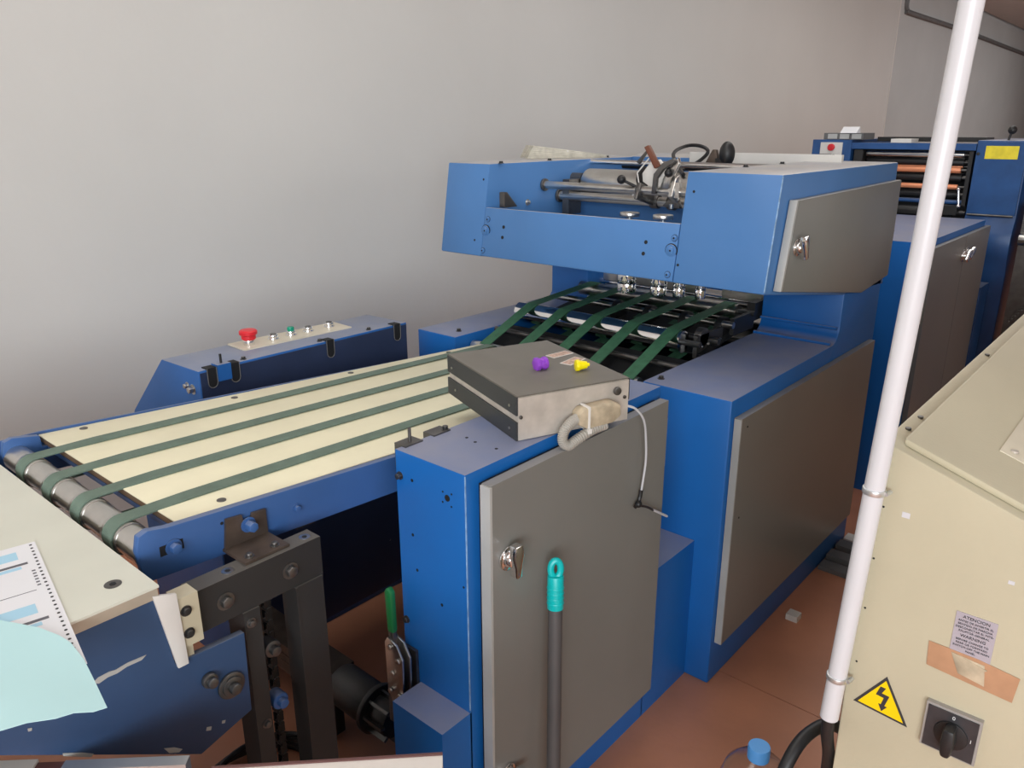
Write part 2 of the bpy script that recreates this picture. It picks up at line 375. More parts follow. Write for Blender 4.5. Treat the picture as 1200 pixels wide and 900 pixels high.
# hood door, polygonal
hd = obj('door', MB().prism([(2.149, 1.430), (3.075, 1.440), (3.075, 1.10), (2.80, 1.077), (2.098, 1.187)], 'y', 0.845, 0.868, bev=0.004), 'grey', fm)
obj('edge_strip', MB().prism([(2.143, 1.431), (2.155, 1.431), (2.104, 1.188), (2.092, 1.188)], 'y', 0.8435, 0.866, bev=0.002), 'grey_edge', hd)
door_handle(hd, 2.170, 0.845, 1.302, 0.95, R(-14))
# small bolts on the hood face
for y, z, r in ((1.911, 1.274, 0.012), (1.17, 1.275, 0.012)):
    q = obj('bolt', MB().cyl((onface(z)-0.001, y, z), (onface(z)-0.004, y, z), r*1.5, seg=24, bev=0.0008).cyl((onface(z)+0.001, y, z), (onface(z)-0.0012, y, z), r*1.7, seg=24, mi=1).cyl((onface(z)-0.003, y, z), (onface(z)-0.008, y, z), r*0.9, seg=20, bev=0.001).cyl((onface(z)-0.007, y, z), (onface(z)-0.0085, y, z), r*0.25, seg=12, mi=1), ['blue_hood_sheen', 'gap'], fm)
for y, z in ((1.906, 1.313), (1.917, 1.205), (1.165, 1.311), (1.172, 1.205)): (hole(fm, (onface(z), y, z), (-1, 0, 0.15), 0.0105), bolt(fm, (onface(z)-0.0006, y, z), (-1, 0, 0.15), 0.006, 0.003, 'blue_hood_sheen'), hole(fm, (onface(z)-0.0055, y, z), (-1, 0, 0.15), 0.003))
for y, z in ((1.83, 1.292), (1.831, 1.257), (1.259, 1.291), (1.263, 1.257), (1.124, 1.444), (1.142, 1.236), (1.945, 1.446), (1.961, 1.237)):
    hole(fm, (onface(z), y, z), (-1, 0, 0.15), 0.006 if y > 1.2 and y < 1.9 else 0.004)
for x, y, z in ((2.15, 1.92, 1.499), (2.45, 1.94, 1.499), (2.42, 1.13, 1.499), (2.7, 1.13, 1.499), (2.85, 1.95, 1.499)): bolt(fm, (x, y, z), (0, 0, 1), 0.007, 0.006, 'black')
bolt(fm, (2.30, 1.924, 1.354), (0, -1, 0), 0.008, 0.008, 'steel')
obj('corner_clamp', MB().prism([(2.10, 1.352), (2.17, 1.352), (2.115, 1.405), (2.10, 1.405)], 'y', 1.86, 1.885, bev=0.002), 'dark_steel', fm)
# transverse shafts and drum inside the hood
obj('shaft', MB().cyl((2.395, YA, 1.413), (2.395, YB, 1.413), 0.0145), 'steel', fm, label='bright steel shaft')
obj('shaft', MB().cyl((2.49, YA, 1.368), (2.49, YB, 1.368), 0.017), 'steel', fm)
obj('shaft', MB().cyl((2.70, YA, 1.487), (2.70, YB, 1.487), 0.010), 'chrome', fm)
obj('shaft', MB().cyl((2.86, YA, 1.47), (2.86, YB-0.05, 1.47), 0.014), 'black', fm)
for (x, z, r) in ((2.395, 1.413, 0.023), (2.49, 1.368, 0.026)):
    obj('shaft_collar', MB().cyl((x, YB-0.001, z), (x, YB-0.012, z), r, bev=0.002), 'dark_steel', fm)
obj('bearing_block', MB().box((2.475, YB-0.06, 1.30), (2.555, YB-0.03, 1.43), bev=0.006).cyl((2.58, YB-0.05, 1.43), (2.58, YB, 1.43), 0.02), 'dark_steel', fm)
obj('drum', MB().cyl((2.60, YA, 1.405), (2.60, 1.86, 1.405), 0.062, seg=48, bev=0.003), 'steel', fm, label='bright metal drum')
obj('drum_sleeve', MB().cyl((2.60, YA, 1.405), (2.60, 1.40, 1.405), 0.066, seg=48, bev=0.002), 'white', fm, label='white paper wrapped round the drum')
obj('white_panel', MB().box((2.95, 1.02, 1.30), (2.97, 1.62, 1.524), bev=0.003), 'white', fm)
# register unit clamped on the shafts
ru = obj('register_unit', MB().cyl((2.395, 1.350, 1.413), (2.395, 1.378, 1.413), 0.0235, bev=0.002).prism([(2.36, 1.40), (2.385, 1.46), (2.41, 1.47), (2.42, 1.40), (2.40, 1.375)], 'y', 1.352, 1.368, bev=0.003).box((2.375, 1.335, 1.395), (2.39, 1.352, 1.445), bev=0.003)
         .cyl((2.375, 1.36, 1.375), (2.375, 1.36, 1.36), 0.008), 'steel', fm, label='small steel register unit on the shafts')
obj('shaft_clamp', MB().cyl((2.395, 1.485, 1.413), (2.395, 1.505, 1.413), 0.0225, bev=0.002).prism([(2.36, 1.385), (2.385, 1.44), (2.42, 1.42), (2.49, 1.385), (2.49, 1.35), (2.42, 1.37)], 'y', 1.488, 1.500, bev=0.003).cyl((2.49, 1.475, 1.368), (2.49, 1.505, 1.368), 0.024, bev=0.002), 'dark_steel', fm)
obj('shaft_clamp', MB().cyl((2.49, 1.41, 1.368), (2.49, 1.435, 1.368), 0.026, bev=0.002).prism([(1.36, 1.355), (1.43, 1.36), (1.40, 1.39), (1.37, 1.385)], 'x', 2.43, 2.45, bev=0.003), 'dark_steel', ru)
obj('bracket_arm', MB().prism([(1.498, 1.44), (1.502, 1.468), (1.470, 1.508), (1.435, 1.516), (1.412, 1.49), (1.415, 1.425), (1.44, 1.41)], 'x', 2.41, 2.420, bev=0.002), 'white', ru, label='white metal plate')
obj('bracket_arm', MB().prism([(1.418, 1.41), (1.405, 1.455), (1.375, 1.50), (1.352, 1.525), (1.345, 1.505), (1.372, 1.455), (1.385, 1.41)], 'x', 2.385, 2.400, bev=0.003), 'steel', ru)
obj('bracket_arm', MB().prism([(1.435, 1.405), (1.430, 1.470), (1.400, 1.505), (1.360, 1.522), (1.352, 1.512), (1.395, 1.485), (1.418, 1.455), (1.420, 1.405)], 'x', 2.365, 2.383, bev=0.002), 'dark_steel', ru)
obj('lever', MB().prism([(1.468, 1.562), (1.484, 1.555), (1.440, 1.486), (1.422, 1.494)], 'x', 2.385, 2.403, bev=0.002), 'brown_leather', ru, label='brown lever arm')
obj('link', MB().prism([(1.474, 1.556), (1.484, 1.550), (1.528, 1.505), (1.515, 1.498)], 'x', 2.41, 2.420, bev=0.001), 'dark_steel', ru)
obj('wheel', MB().cyl((2.44, 1.508, 1.452), (2.44, 1.522, 1.452), 0.038, seg=32, bev=0.004), 'rubber', ru, label='black rubber wheel')
obj('knob', MB().ball((2.36, 1.552, 1.448), 0.0155).cyl((2.36, 1.552, 1.448), (2.395, 1.505, 1.420), 0.005), 'rubber', ru)
obj('knob', MB().ball((2.37, 1.375, 1.475), 0.014), 'rubber', ru)
obj('wire_frame', MB().tube([(2.40, 1.53, 1.392), (2.40, 1.505, 1.43), (2.40, 1.515, 1.47), (2.40, 1.462, 1.528)], 0.0025, 8, 1), 'white', ru)
obj('hose', MB().tube([(2.55, 1.42, 1.46), (2.75, 1.58, 1.52), (2.9, 1.61, 1.548), (2.9, 1.545, 1.548), (2.9, 1.515, 1.525), (2.88, 1.56, 1.48), (2.80, 1.62, 1.44)], 0.007, 8, 5), 'rubber', fm, label='black air hose')
obj('sensor_head', MB().ball((2.78, 1.375, 1.525), 0.036, sc=(0.8, 0.8, 1.25)).box((2.76, 1.385, 1.475), (2.80, 1.41, 1.51), bev=0.004), 'rubber', fm, label='black rounded head on the rear shaft')
obj('sensor_head', MB().prism([(1.40, 1.48), (1.46, 1.485), (1.43, 1.54), (1.415, 1.54)], 'x', 2.77, 2.79, bev=0.003), 'brown_steel', fm)
# knurled knobs over the front plate and pressure wheels below it
for y in (1.372, 1.252):
    obj('knob', MB().cyl((2.14, y, 1.353), (2.14, y, 1.366), 0.031, seg=30, bev=0.002).cyl((2.14, y, 1.19), (2.14, y, 1.36), 0.009), 'steel', fm)
for i, y in enumerate((1.541, 1.422, 1.352, 1.280)):
    rr_ = (0.034, 0.029, 0.021, 0.018)[i]
    xw = 2.39+0.02*i
    obj('pressure_wheel', MB().cyl((xw, y-0.010, 1.055), (xw, y-0.010, 1.088), rr_, seg=36, bev=0.0015).cyl((xw, y-0.010, 1.091), (xw, y-0.010, 1.13), rr_, seg=36, bev=0.0015).cyl((xw, y-0.010, 1.085), (xw, y-0.010, 1.19), rr_*0.5), 'chrome', fm)
    obj('wheel_bracket', MB().box((2.38+0.02*i, y-0.05, 1.12), (2.45, y-0.035, 1.18), bev=0.002).tube([(2.41, y-0.04, 1.13), (2.45, y-0.09, 1.11), (2.5, y-0.10, 1.09)], 0.005, 8, 3), 'dark_steel', fm)
# rising belts and their rollers
RA, RB, RC = (1.992, 0.868, 0.022), (2.25, 0.950, 0.038), (2.645, 0.984, 0.028)
for x, z, r in (RA, RB, RC):
    q = obj('roller', MB().cyl((x, 1.215, z), (x, YB-0.008, z), r-0.001, seg=36), 'chrome' if r > 0.029 else 'steel', fm, label='bright steel belt roller')
    obj('journal', MB().cyl((x, YA, z), (x, 1.215, z), 0.010), 'black', q); obj('journal', MB().cyl((x, YB-0.008, z), (x, YB, z), 0.010), 'black', q)
for y in (1.85, 1.70, 1.55, 1.40, 1.25):
    obj('belt', MB().loop([RA, RB, RC], y, 0.045), 'belt_dark', fm, label='dark green conveyor belt')
for x, z, r, mm in ((2.48, 0.972, 0.012, 'steel'), (2.12, 0.905, 0.010, 'dark_steel'), (2.38, 0.935, 0.013, 'dark_steel'), (2.56, 0.90, 0.010, 'steel'), (2.8, 0.99, 0.014, 'chrome'), (2.93, 0.97, 0.02, 'steel')):
    obj('cross_shaft', MB().cyl((x, YA, z), (x, YB, z), r), mm, fm)
for y in (1.62, 1.48, 1.33, 1.19):
    obj('drive_wheel', MB().cyl((2.50, y, 0.95), (2.50, y+0.028, 0.95), 0.042, seg=28, bev=0.004), 'rubber', fm)
obj('drip_tray', MB().prism([(2.02, 0.862), (2.205, 0.905), (2.205, 0.902), (2.02, 0.859)], 'y', YA+0.01, YB-0.01), 'gap', fm)
obj('drip_tray', MB().prism([(2.295, 0.905), (2.605, 0.945), (2.605, 0.942), (2.295, 0.902)], 'y', YA+0.01, YB-0.01), 'gap', fm)
obj('gear_plate', MB().box((2.29, 1.185, 0.89), (2.47, 1.20, 0.965), bev=0.003).cyl((2.34, 1.185, 0.955), (2.34, 1.21, 0.955), 0.03), 'dark_steel', fm)
for x in (2.32, 2.37, 2.42, 2.45): bolt(fm, (x, 1.185, 0.925), (0, -1, 0), 0.005, 0.004, 'steel')
obj('cross_bar', MB().box((2.03, YA, 0.80), (2.07, YB, 0.84), bev=0.003), 'dark_steel', fm)
obj('cross_bar', MB().box((2.14, YA, 0.76), (2.19, YB, 0.79), bev=0.003), 'black', fm)
obj('cross_bar', MB().box((2.66, 1.16, 0.955), (2.74, 1.19, 1.02), bev=0.003).box((2.50, 1.16, 0.93), (2.66, 1.175, 0.99), bev=0.003), 'black', fm)
obj('guide_plate', MB().box((2.76, 1.16, 1.00), (2.775, 1.34, 1.08)).box((2.78, 1.45, 1.0), (2.80, 1.90, 1.07)).box((2.58, 1.155, 0.90), (2.75, 1.30, 0.905)).box((2.70, YA, 0.935), (2.95, YB, 0.94)), 'steel', fm)
obj('inner_floor', MB().box((1.98, YA, 0.30), (3.05, YB, 0.34)), 'gap', fm)
obj('inner_frame', MB().box((2.95, YA, 0.3), (3.06, YB, 0.96)), 'black', fm)
obj('inner_frame', MB().box((2.0, YA, 0.05), (2.02, YB, 0.78)), 'black', fm)
for x, y in ((1.955, 1.120), (1.975, 1.975)): bolt(fm, (x, y, BZ), (0, 0, 1), 0.007, 0.008, 'black')

# ------------------------------------------------------------------ SIDE CABINET (with electronics box on it)
sc_ = thing('side_cabinet', 'tall bright blue cabinet with a grey door and chrome latch, in front centre', 'cabinet', (1.3, 1.05, 0))
CX0, CX1, CY0, CY1, CZ = 0.955, 1.655, 0.948, 1.144, 1.003
obj('housing', MB().box((CX0, CY0, 0), (CX1, CY1, CZ), bev=0.005), 'blue', sc_)
obj('plinth', MB().box((0.874, CY0, 0), (CX0+0.004, 1.098, 0.464), bev=0.003), 'blue', sc_, label='low blue plinth step')
obj('plinth', MB().box((CX1-0.004, CY0, 0), (X0-0.001, CY1, 0.465), bev=0.003), 'blue', sc_, label='low blue plinth step')
d = obj('door', MB().box((0.985, 0.910, 0.128), (1.632, 0.934, 0.981), bev=0.004), 'grey', sc_)
obj('edge_strip', MB().box((0.9805, 0.909, 0.13), (0.987, 0.934, 0.979), bev=0.002), 'grey_edge', d)
obj('gasket', MB().box((0.992, 0.934, 0.135), (1.625, 0.9485, 0.975)), 'gap', sc_)
door_handle(d, 1.030, 0.910, 0.812, 1.0, R(0))
door_handle(d, 1.027, 0.910, 0.285, 0.8, R(90))
obj('hinge', MB().cyl((1.640, 0.922, 0.80), (1.640, 0.922, 0.93), 0.007).box((1.63, 0.925, 0.80), (1.652, 0.947, 0.93)), 'grey_edge', sc_)
obj('hinge', MB().cyl((1.640, 0.922, 0.20), (1.640, 0.922, 0.33), 0.007).box((1.63, 0.925, 0.20), (1.652, 0.947, 0.33)), 'grey_edge', sc_)
for y, z, r in ((1.097, 0.948, 0.0035), (0.997, 0.941, 0.007), (1.009, 0.951, 0.0022), (0.985, 0.953, 0.0022), (1.010, 0.929, 0.0022), (0.986, 0.926, 0.0022), (1.102, 0.824, 0.0035), (1.093, 0.745, 0.0035), (1.022, 0.692, 0.0035), (0.958, 0.76, 0.0025)):
    hole(sc_, (CX0, y, z), (-1, 0, 0), r)
bolt(sc_, (CX0, 1.133, 0.948), (-1, 0, 0), 0.006, 0.008, 'dark_steel'); bolt(sc_, (CX0, 1.134, 0.608), (-1, 0, 0), 0.006, 0.006, 'dark_steel')
for x, y in ((1.093, 1.077), (1.087, 1.047), (1.089, 0.990)): hole(sc_, (x, y, CZ), (0, 0, 1), 0.0035)
for a, b, pin in ((0.972, 1.020, True), (1.052, 1.10, False)):
    blk = obj('latch_block', MB().box((a, CY1-0.012, CZ-0.05), (b, CY1+0.022, CZ+0.003), bev=0.004), 'dark_steel', sc_)
    if pin: obj('pin', MB().cyl((a+0.026, CY1+0.004, CZ), (a+0.026, CY1+0.004, CZ+0.032), 0.0035), 'dark_steel', blk)
    else: bolt(blk, (b-0.008, CY1-0.004, CZ+0.002), (0, 0, 1), 0.006, 0.008, 'black')

obj('worn_lit_edge', MB().tube([(CX0+0.0012, CY0+0.0012, 0.47), (CX0+0.0012, CY0+0.0012, 1.0)], 0.0016, 6, 1), 'worn_lit_blue', sc_, label='pale highlight painted along the hood edge')
obj('worn_lit_edge', MB().tube([(onface(1.19)+0.0015, Y0+0.0013, 1.19), (onface(1.495)+0.0015, Y0+0.0013, 1.495)], 0.002, 6, 1), 'worn_lit_blue', fm, label='pale highlight painted along the hood edge')  # pale strip that paints the highlight on the hood corner
# toggle clamp on the side cabinet's front
tc = thing('toggle_clamp', 'steel toggle clamp with a green grip on the blue cabinet front', 'clamp', (0.93, 1.16, 0.42))
T = None
obj('base_plate', MB().box((0.947, 1.101, 0.40), (0.954, 1.150, 0.545), bev=0.002), 'dark_steel', tc)
for xx, dy in ((0.932, 0.0), (0.914, 0.004)):
    obj('side_plate', MB().prism([(1.104+dy, 0.535), (1.122+dy, 0.565), (1.150+dy, 0.575), (1.160+dy, 0.560), (1.158+dy, 0.44), (1.140+dy, 0.40), (1.107+dy, 0.405)], 'x', xx, xx+0.005, bev=0.001), 'steel', tc)
obj('link_arm', MB().prism([(1.128, 0.43), (1.150, 0.43), (1.158, 0.60), (1.143, 0.60)], 'x', 0.919, 0.932, bev=0.002), 'dark_steel', tc)
obj('spindle', MB().box((0.917, 1.135, 0.35), (0.935, 1.165, 0.43), bev=0.003), 'dark_steel', tc)
for y, z in ((1.146, 0.555), (1.120, 0.53), (1.140, 0.49), (1.120, 0.44), (1.150, 0.44)): bolt(tc, (0.914, y, z), (-1, 0, 0), 0.006, 0.004, 'steel', name='rivet', washer=False)
obj('grip', MB().prism([(1.140, 0.585), (1.159, 0.585), (1.163, 0.685), (1.153, 0.695), (1.141, 0.685)], 'x', 0.918, 0.934, bev=0.005), 'green_grip', tc, label='green plastic grip')

# ------------------------------------------------------------------ CONVEYOR TABLE
def cz(x): return 0.99-0.06*(x-0.5)
cv = thing('conveyor_table', 'cream topped conveyor table with four flat green belts and end roller', 'conveyor table', (1.2, 1.52, 0))
bx0, bx1, by0, by1 = 0.527, 1.918, 1.212, 1.823
b = obj('board', MB().prism([(bx0, cz(bx0)-0.001), (bx1, cz(bx1)-0.001), (bx1, cz(bx1)-0.004), (bx0, cz(bx0)-0.004)], 'y', by0, by1, bev=0.0008), 'board', cv)
obj('board_core', MB().prism([(bx0+0.001, cz(bx0)-0.004), (bx1-0.001, cz(bx1)-0.004), (bx1-0.001, cz(bx1)-0.016), (bx0+0.001, cz(bx0)-0.016)], 'y', by0+0.001, by1-0.001), 'board_edge', b)
for x, y in ((0.611, 1.80), (0.626, 1.240), (0.976, 1.795), (1.35, 1.80), (1.75, 1.80)):
    obj('board_screw', MB().cyl((x, y, cz(x)-0.003), (x, y, cz(x)+0.0003), 0.0085, seg=20).cyl((x, y, cz(x)), (x, y, cz(x)+0.0006), 0.0035, seg=6), 'dark_steel', cv)
RL, RR2 = (0.472, 0.959, 0.0285), (1.922, 0.8780, 0.0285)
obj('end_roller', MB().cyl((RL[0], 1.195, RL[1]), (RL[0], 1.793, RL[1]), 0.0265, seg=40), 'steel', cv, label='bare steel end roller')
obj('roller', MB().cyl((RR2[0], 1.205, RR2[1]), (RR2[0], 1.83, RR2[1]), 0.0265, seg=32), 'steel', cv)
for y in (1.697, 1.560, 1.427, 1.293):
    obj('belt', MB().loop([RL, RR2, (0.6, cz(0.6)-0.0285, 0.0285)], y, 0.036, drift=0.055, x0=0.5), 'belt', cv, label='flat green belt')
    obj('roller_crown', MB().cyl((RL[0], y-0.028, RL[1]), (RL[0], y+0.028, RL[1]), 0.0280, seg=40, bev=0.0008), 'steel', cv)
def rail(y0, y1, top=0.012):
    p = [(0.452, cz(0.452)-0.078), (0.446, cz(0.452)-0.02), (0.452, cz(0.452)+0.006), (0.468, cz(0.46)+0.012), (0.50, cz(0.5)+0.008), (bx1, cz(bx1)-0.004), (bx1, cz(bx1)-0.075)]
    return MB().prism(p, 'y', y0, y1, bev=0.0025)
obj('side_rail', rail(1.184, 1.200), 'blue_rail', cv, label='blue side rail')
obj('side_rail', MB().prism([(0.452, cz(0.452)-0.078), (0.446, cz(0.452)-0.02), (0.452, cz(0.452)+0.006), (0.468, cz(0.46)+0.012), (0.520, cz(0.52)+0.006), (0.522, cz(0.52)-0.020), (bx1, cz(bx1)-0.020), (bx1, cz(bx1)-0.075)], 'y', 1.792, 1.808, bev=0.002), 'blue_rail', cv, label='blue side rail')
obj('side_rail', MB().prism([(0.445, cz(0.45)-0.07), (0.445, cz(0.45)+0.0), (0.53, cz(0.53)+0.004), (bx1, cz(bx1)-0.006), (bx1, cz(bx1)-0.07)], 'y', 1.826, 1.832, bev=0.001), 'blue_rail', cv, label='blue side rail')
obj('ledge', MB().prism([(0.53, cz(0.53)-0.02), (bx1, cz(bx1)-0.02), (bx1, cz(bx1)-0.03), (0.53, cz(0.53)-0.03)], 'y', 1.20, 1.79), 'blue_rail', cv)
obj('slot', MB().box((0.482, 1.1832, 0.951), (0.522, 1.1842, 0.969), bev=0.0003), 'gap', cv)
bolt(cv, (0.505, 1.183, 0.960), (0, -1, 0), 0.0095, 0.012, 'blue_rail'); bolt(cv, (0.742, 1.184, 0.940), (0, -1, 0), 0.006, 0.006, 'blue_rail')
hole(cv, (0.593, 1.184, 0.968), (0, -1, 0), 0.003)
for x in (0.75, 1.3, 1.8): obj('cross_member', MB().box((x, 1.2, cz(x)-0.09), (x+0.04, 1.79, cz(x)-0.035), bev=0.003), 'black', cv)
br = obj('mounting_bracket', MB().prism([(0.590, 0.916), (0.598, 0.975), (0.628, 0.972), (0.630, 0.957), (0.645, 0.957), (0.648, 0.968), (0.675, 0.966), (0.675, 0.916)], 'y', 1.177, 1.183).box((0.588, 1.110, 0.9155), (0.675, 1.183, 0.9205)), 'brown_steel', cv, label='brown bare steel angle bracket')
bolt(br, (0.638, 1.177, 0.950), (0, -1, 0), 0.0095, 0.018, 'blue_rail')
for x, y in ((0.605, 1.125), (0.655, 1.125)): bolt(br, (x, y, 0.9205), (0, 0, 1), 0.0055, 0.005, 'dark_steel')

# black lift frame that carries the bracket
lf = thing('lift_frame', 'worn black steel frame of two posts and a top beam with hanging chain', 'frame', (0.62, 1.12, 0))
obj('top_beam', MB().box((0.488, 1.100, 0.838), (0.732, 1.140, 0.915), bev=0.003), 'black_frame', lf)
obj('post', MB().box((0.566, 1.096, 0), (0.597, 1.150, 0.838), bev=0.002), 'black_frame', lf)
obj('post', MB().box((0.674, 1.096, 0), (0.728, 1.150, 0.838), bev=0.002).box((0.669, 1.094, 0), (0.674, 1.13, 0.838)), 'black_frame', lf)
for x in (0.540, 0.665): bolt(lf, (x, 1.100, 0.875), (0, -1, 0), 0.0105, 0.009, 'dark_steel')
for x, z in ((0.578, 0.815), (0.585, 0.60)): bolt(lf, (x, 1.096, z), (0, -1, 0), 0.006, 0.006, 'dark_steel')
for x in (0.560, 0.712):
    obj('socket', MB().cyl((x, 1.119, 0.9145), (x, 1.119, 0.9158), 0.0105, seg=20).cyl((x, 1.119, 0.9155), (x, 1.119, 0.9162), 0.005, seg=6, mi=1), ['steel', 'gap'], lf)
for i, (x, z) in enumerate(((0.618, 0.735), (0.622, 0.62))):
    obj('guide_wheel', MB().cyl((x, 1.13, z), (x, 1.104, z), 0.016, bev=0.002).cyl((x, 1.104, z), (x, 1.092, z), 0.009, bev=0.001), 'blue_rail' if i else 'dark_steel', lf)
obj('guide_rail', MB().box((0.598, 1.125, 0.60), (0.606, 1.14, 0.80)), 'blue_rail', lf)
ch = MB()
for k in range(58):
    z = 0.83-k*0.0127
    if k % 2: ch.box((0.640, 1.156, z-0.0085), (0.653, 1.159, z+0.0085)).box((0.640, 1.169, z-0.0085), (0.653, 1.172, z+0.0085))
    else: ch.cyl((0.6465, 1.153, z), (0.6465, 1.175, z), 0.0055, seg=8)
obj('roller_chain', ch, 'black', lf)
obj('cross_bar', MB().box((0.597, 1.12, 0.08), (0.674, 1.14, 0.12), bev=0.002), 'black_frame', lf)

# drive motor under the conveyor
mo = thing('drive_unit', 'dark ribbed gear motor and long beam on the floor under the conveyor', 'motor', (1.03, 1.6, 0))
obj('beam', MB().box((0.985, 1.50, 0.16), (1.07, 2.0, 0.25), bev=0.006).box((0.983, 1.50, 0.19), (0.986, 2.0, 0.198)).box((0.983, 1.50, 0.215), (0.986, 2.0, 0.222)), 'brown_steel', mo)
obj('motor_body', MB().cyl((1.028, 1.50, 0.205), (1.028, 1.36, 0.205), 0.055, seg=32, bev=0.004).cyl((1.028, 1.36, 0.205), (1.028, 1.345, 0.205), 0.066, seg=32, bev=0.003), 'black', mo)
for k in range(8):
    a = R(k*45+10); obj('cooling_fin', MB(Matrix.Translation((1.028, 0, 0.205)) @ Matrix.Rotation(a, 4, 'Y')).box((-0.004, 1.275, 0.042), (0.004, 1.345, 0.056), bev=0.001), 'dark_steel', mo)
obj('fan_cover', MB().cyl((1.028, 1.345, 0.205), (1.028, 1.28, 0.205), 0.045, seg=28, bev=0.004), 'black', mo)
obj('foot', MB().box((1.0, 1.55, 0), (1.06, 1.60, 0.162)), 'black', mo); obj('foot', MB().box((1.0, 1.9, 0), (1.06, 1.95, 0.162)), 'black', mo)
cb = MB()
for k in range(4):
    r = 0.17-0.012*k
    cb.tube([(0.76+0.05*k*0.3+r*math.cos(a*math.pi/6), 1.55+r*0.8*math.sin(a*math.pi/6), 0.012+0.012*k) for a in range(12)], 0.008, 8, 3, closed=True)
tag(obj('cable_coil', cb, 'rubber', base=(0.87, 1.55, 0)), 'coiled black cable lying on the floor behind the black posts', 'cable')

# ------------------------------------------------------------------ OPERATOR CONSOLE
oc = thing('operator_console', 'long blue console with red emergency button and chrome push buttons near the wall', 'control console', (1.37, 2.2, 0))
cs = [(2.004, 0.985), (2.217, 0.980), (2.46, 0.766), (2.50, 0.70), (2.50, 0), (2.004, 0)]
obj('housing', MB().prism(cs, 'x', 0.992, 1.752, bev=0.004), 'console', oc)
obj('inner_shade_plate', MB().box((0.996, 2.0015, 0.02), (1.748, 2.0045, 0.978)), 'console_shade', oc, label='inner side with its shade painted in navy')  # darker plate: the shade on this side is put into the colour
T = frame((1.39, 2.147, 0.984), R(-2))
obj('button_plate', MB(T).box((-0.195, -0.052, -0.002), (0.195, 0.052, 0.0025), bev=0.001), 'cream_plate', oc, label='cream push button plate')
def push(px_, rx, cap, z2):
    b = obj('push_button', MB().cyl((px_, 2.147, 0.985), (px_, 2.147, 0.991), 0.018, bev=0.001).cyl((px_, 2.147, 0.99), (px_, 2.147, 1.002), 0.0145, bev=0.002), 'chrome', oc)
    if cap: obj('cap', MB().cyl((px_, 2.147, 1.001), (px_, 2.147, z2), 0.011, bev=0.002), cap, b)
    else: obj('cap', MB().cyl((px_, 2.147, 1.0), (px_, 2.147, 1.004), 0.010), 'dark_steel', b)
for px_, cap, z2 in ((1.322, None, 0), (1.387, 'green', 1.014), (1.452, None, 0), (1.535, None, 0)): push(px_, 0, cap, z2)
e = obj('emergency_stop', MB().cyl((1.237, 2.147, 0.985), (1.237, 2.147, 1.003), 0.017, bev=0.002), 'chrome', oc)
obj('mushroom_head', MB().lathe([(0.018, 0), (0.022, 0.004), (0.022, 0.014), (0.027, 0.018), (0.0275, 0.027), (0.023, 0.031), (0.001, 0.033)], (1.237, 2.147, 1.002)), 'red', e, label='red mushroom head')
def slot(x, dz=0.055):
    pts = [(x-0.014, 0.9875), (x-0.014, 0.985-dz+0.014)]+[(x-0.014*math.cos(R(a)), 0.985-dz+0.014-0.014*math.sin(R(a))) for a in range(30, 180, 30)]+[(x+0.014, 0.985-dz+0.014), (x+0.014, 0.9875)]
    obj('slot', MB().prism(pts, 'y', 1.9995, 2.03), 'gap', oc)
    rim = [(q[0], 1.9995, q[1]) for q in pts]
    obj('slot_rim', MB().tube(rim, 0.0013, 6, 1), 'duct', oc)
for x in (1.03, 1.10, 1.43, 1.705): slot(x)
bl = obj('latch_block', MB().box((1.046, 1.995, 0.945), (1.086, 2.03, 0.992), bev=0.003), 'console', oc)
obj('pin', MB().cyl((1.066, 2.012, 0.992), (1.066, 2.012, 1.018), 0.0035), 'rubber', bl)
for x in (1.14, 1.405, 1.60): bolt(oc, (x, 2.02, 0.985), (0, 0, 1), 0.006, 0.006, 'black')
bolt(oc, (0.992, 2.045, 0.925), (-1, 0, 0), 0.010, 0.014, 'steel'); bolt(oc, (0.992, 2.075, 0.93), (-1, 0, 0), 0.007, 0.010, 'steel')

# ------------------------------------------------------------------ NEAR DELIVERY TABLE
dt = thing('delivery_table', 'navy blue table body with a worn white top in the near left corner', 'table', (0.1, 1.4, 0))
obj('tabletop', MB().prism([(-0.5, 0.970), (0.428, 0.970), (0.428, 0.966), (-0.5, 0.966)], 'y', 1.074, 2.05), 'table', dt)
obj('top_edge', MB().box((-0.5, 1.076, 0.948), (0.426, 2.05, 0.966), bev=0.001), 'table_edge', dt)
obj('body', MB().prism([(-0.5, 0.948), (0.422, 0.948), (0.437, 0.8205), (0.556, 0.815), (0.552, 0.66), (0.455, 0.632), (0.189, 0.819), (0.12, 0.865), (-0.5, 0.865)], 'y', 1.080, 1.094, bev=0.002), 'navy', dt)
obj('body', MB().prism([(-0.5, 0.948), (0.41, 0.948), (0.41, 0.88), (-0.5, 0.88)], 'y', 1.094, 2.04).box((-0.5, 1.16, 0.02), (-0.03, 1.95, 0.88), bev=0.004), 'navy', dt)  # lower box is added out of view to keep light from under the conveyor
obj('screw', MB().cyl((0.384, 1.128, 0.9695), (0.384, 1.128, 0.9706), 0.0125, seg=24).cyl((0.384, 1.128, 0.9700), (0.384, 1.128, 0.9712), 0.005, seg=6, mi=1), ['dark_steel', 'gap'], dt)
obj('end_bracket', MB().prism([(0.417, 0.955), (0.452, 0.943), (0.455, 0.815), (0.438, 0.815)], 'y', 1.074, 1.0798, bev=0.0005), 'white', dt, label='white metal end plate')
eb_ = obj('end_block', MB().box((0.452, 1.078, 0.842), (0.486, 1.112, 0.930), bev=0.002).box((0.456, 1.085, 0.79), (0.47, 1.105, 0.842)), 'cream', dt, label='cream coloured end block')
for z in (0.905, 0.865): bolt(eb_, (0.464, 1.078, z), (0, -1, 0), 0.006, 0.005, 'black')
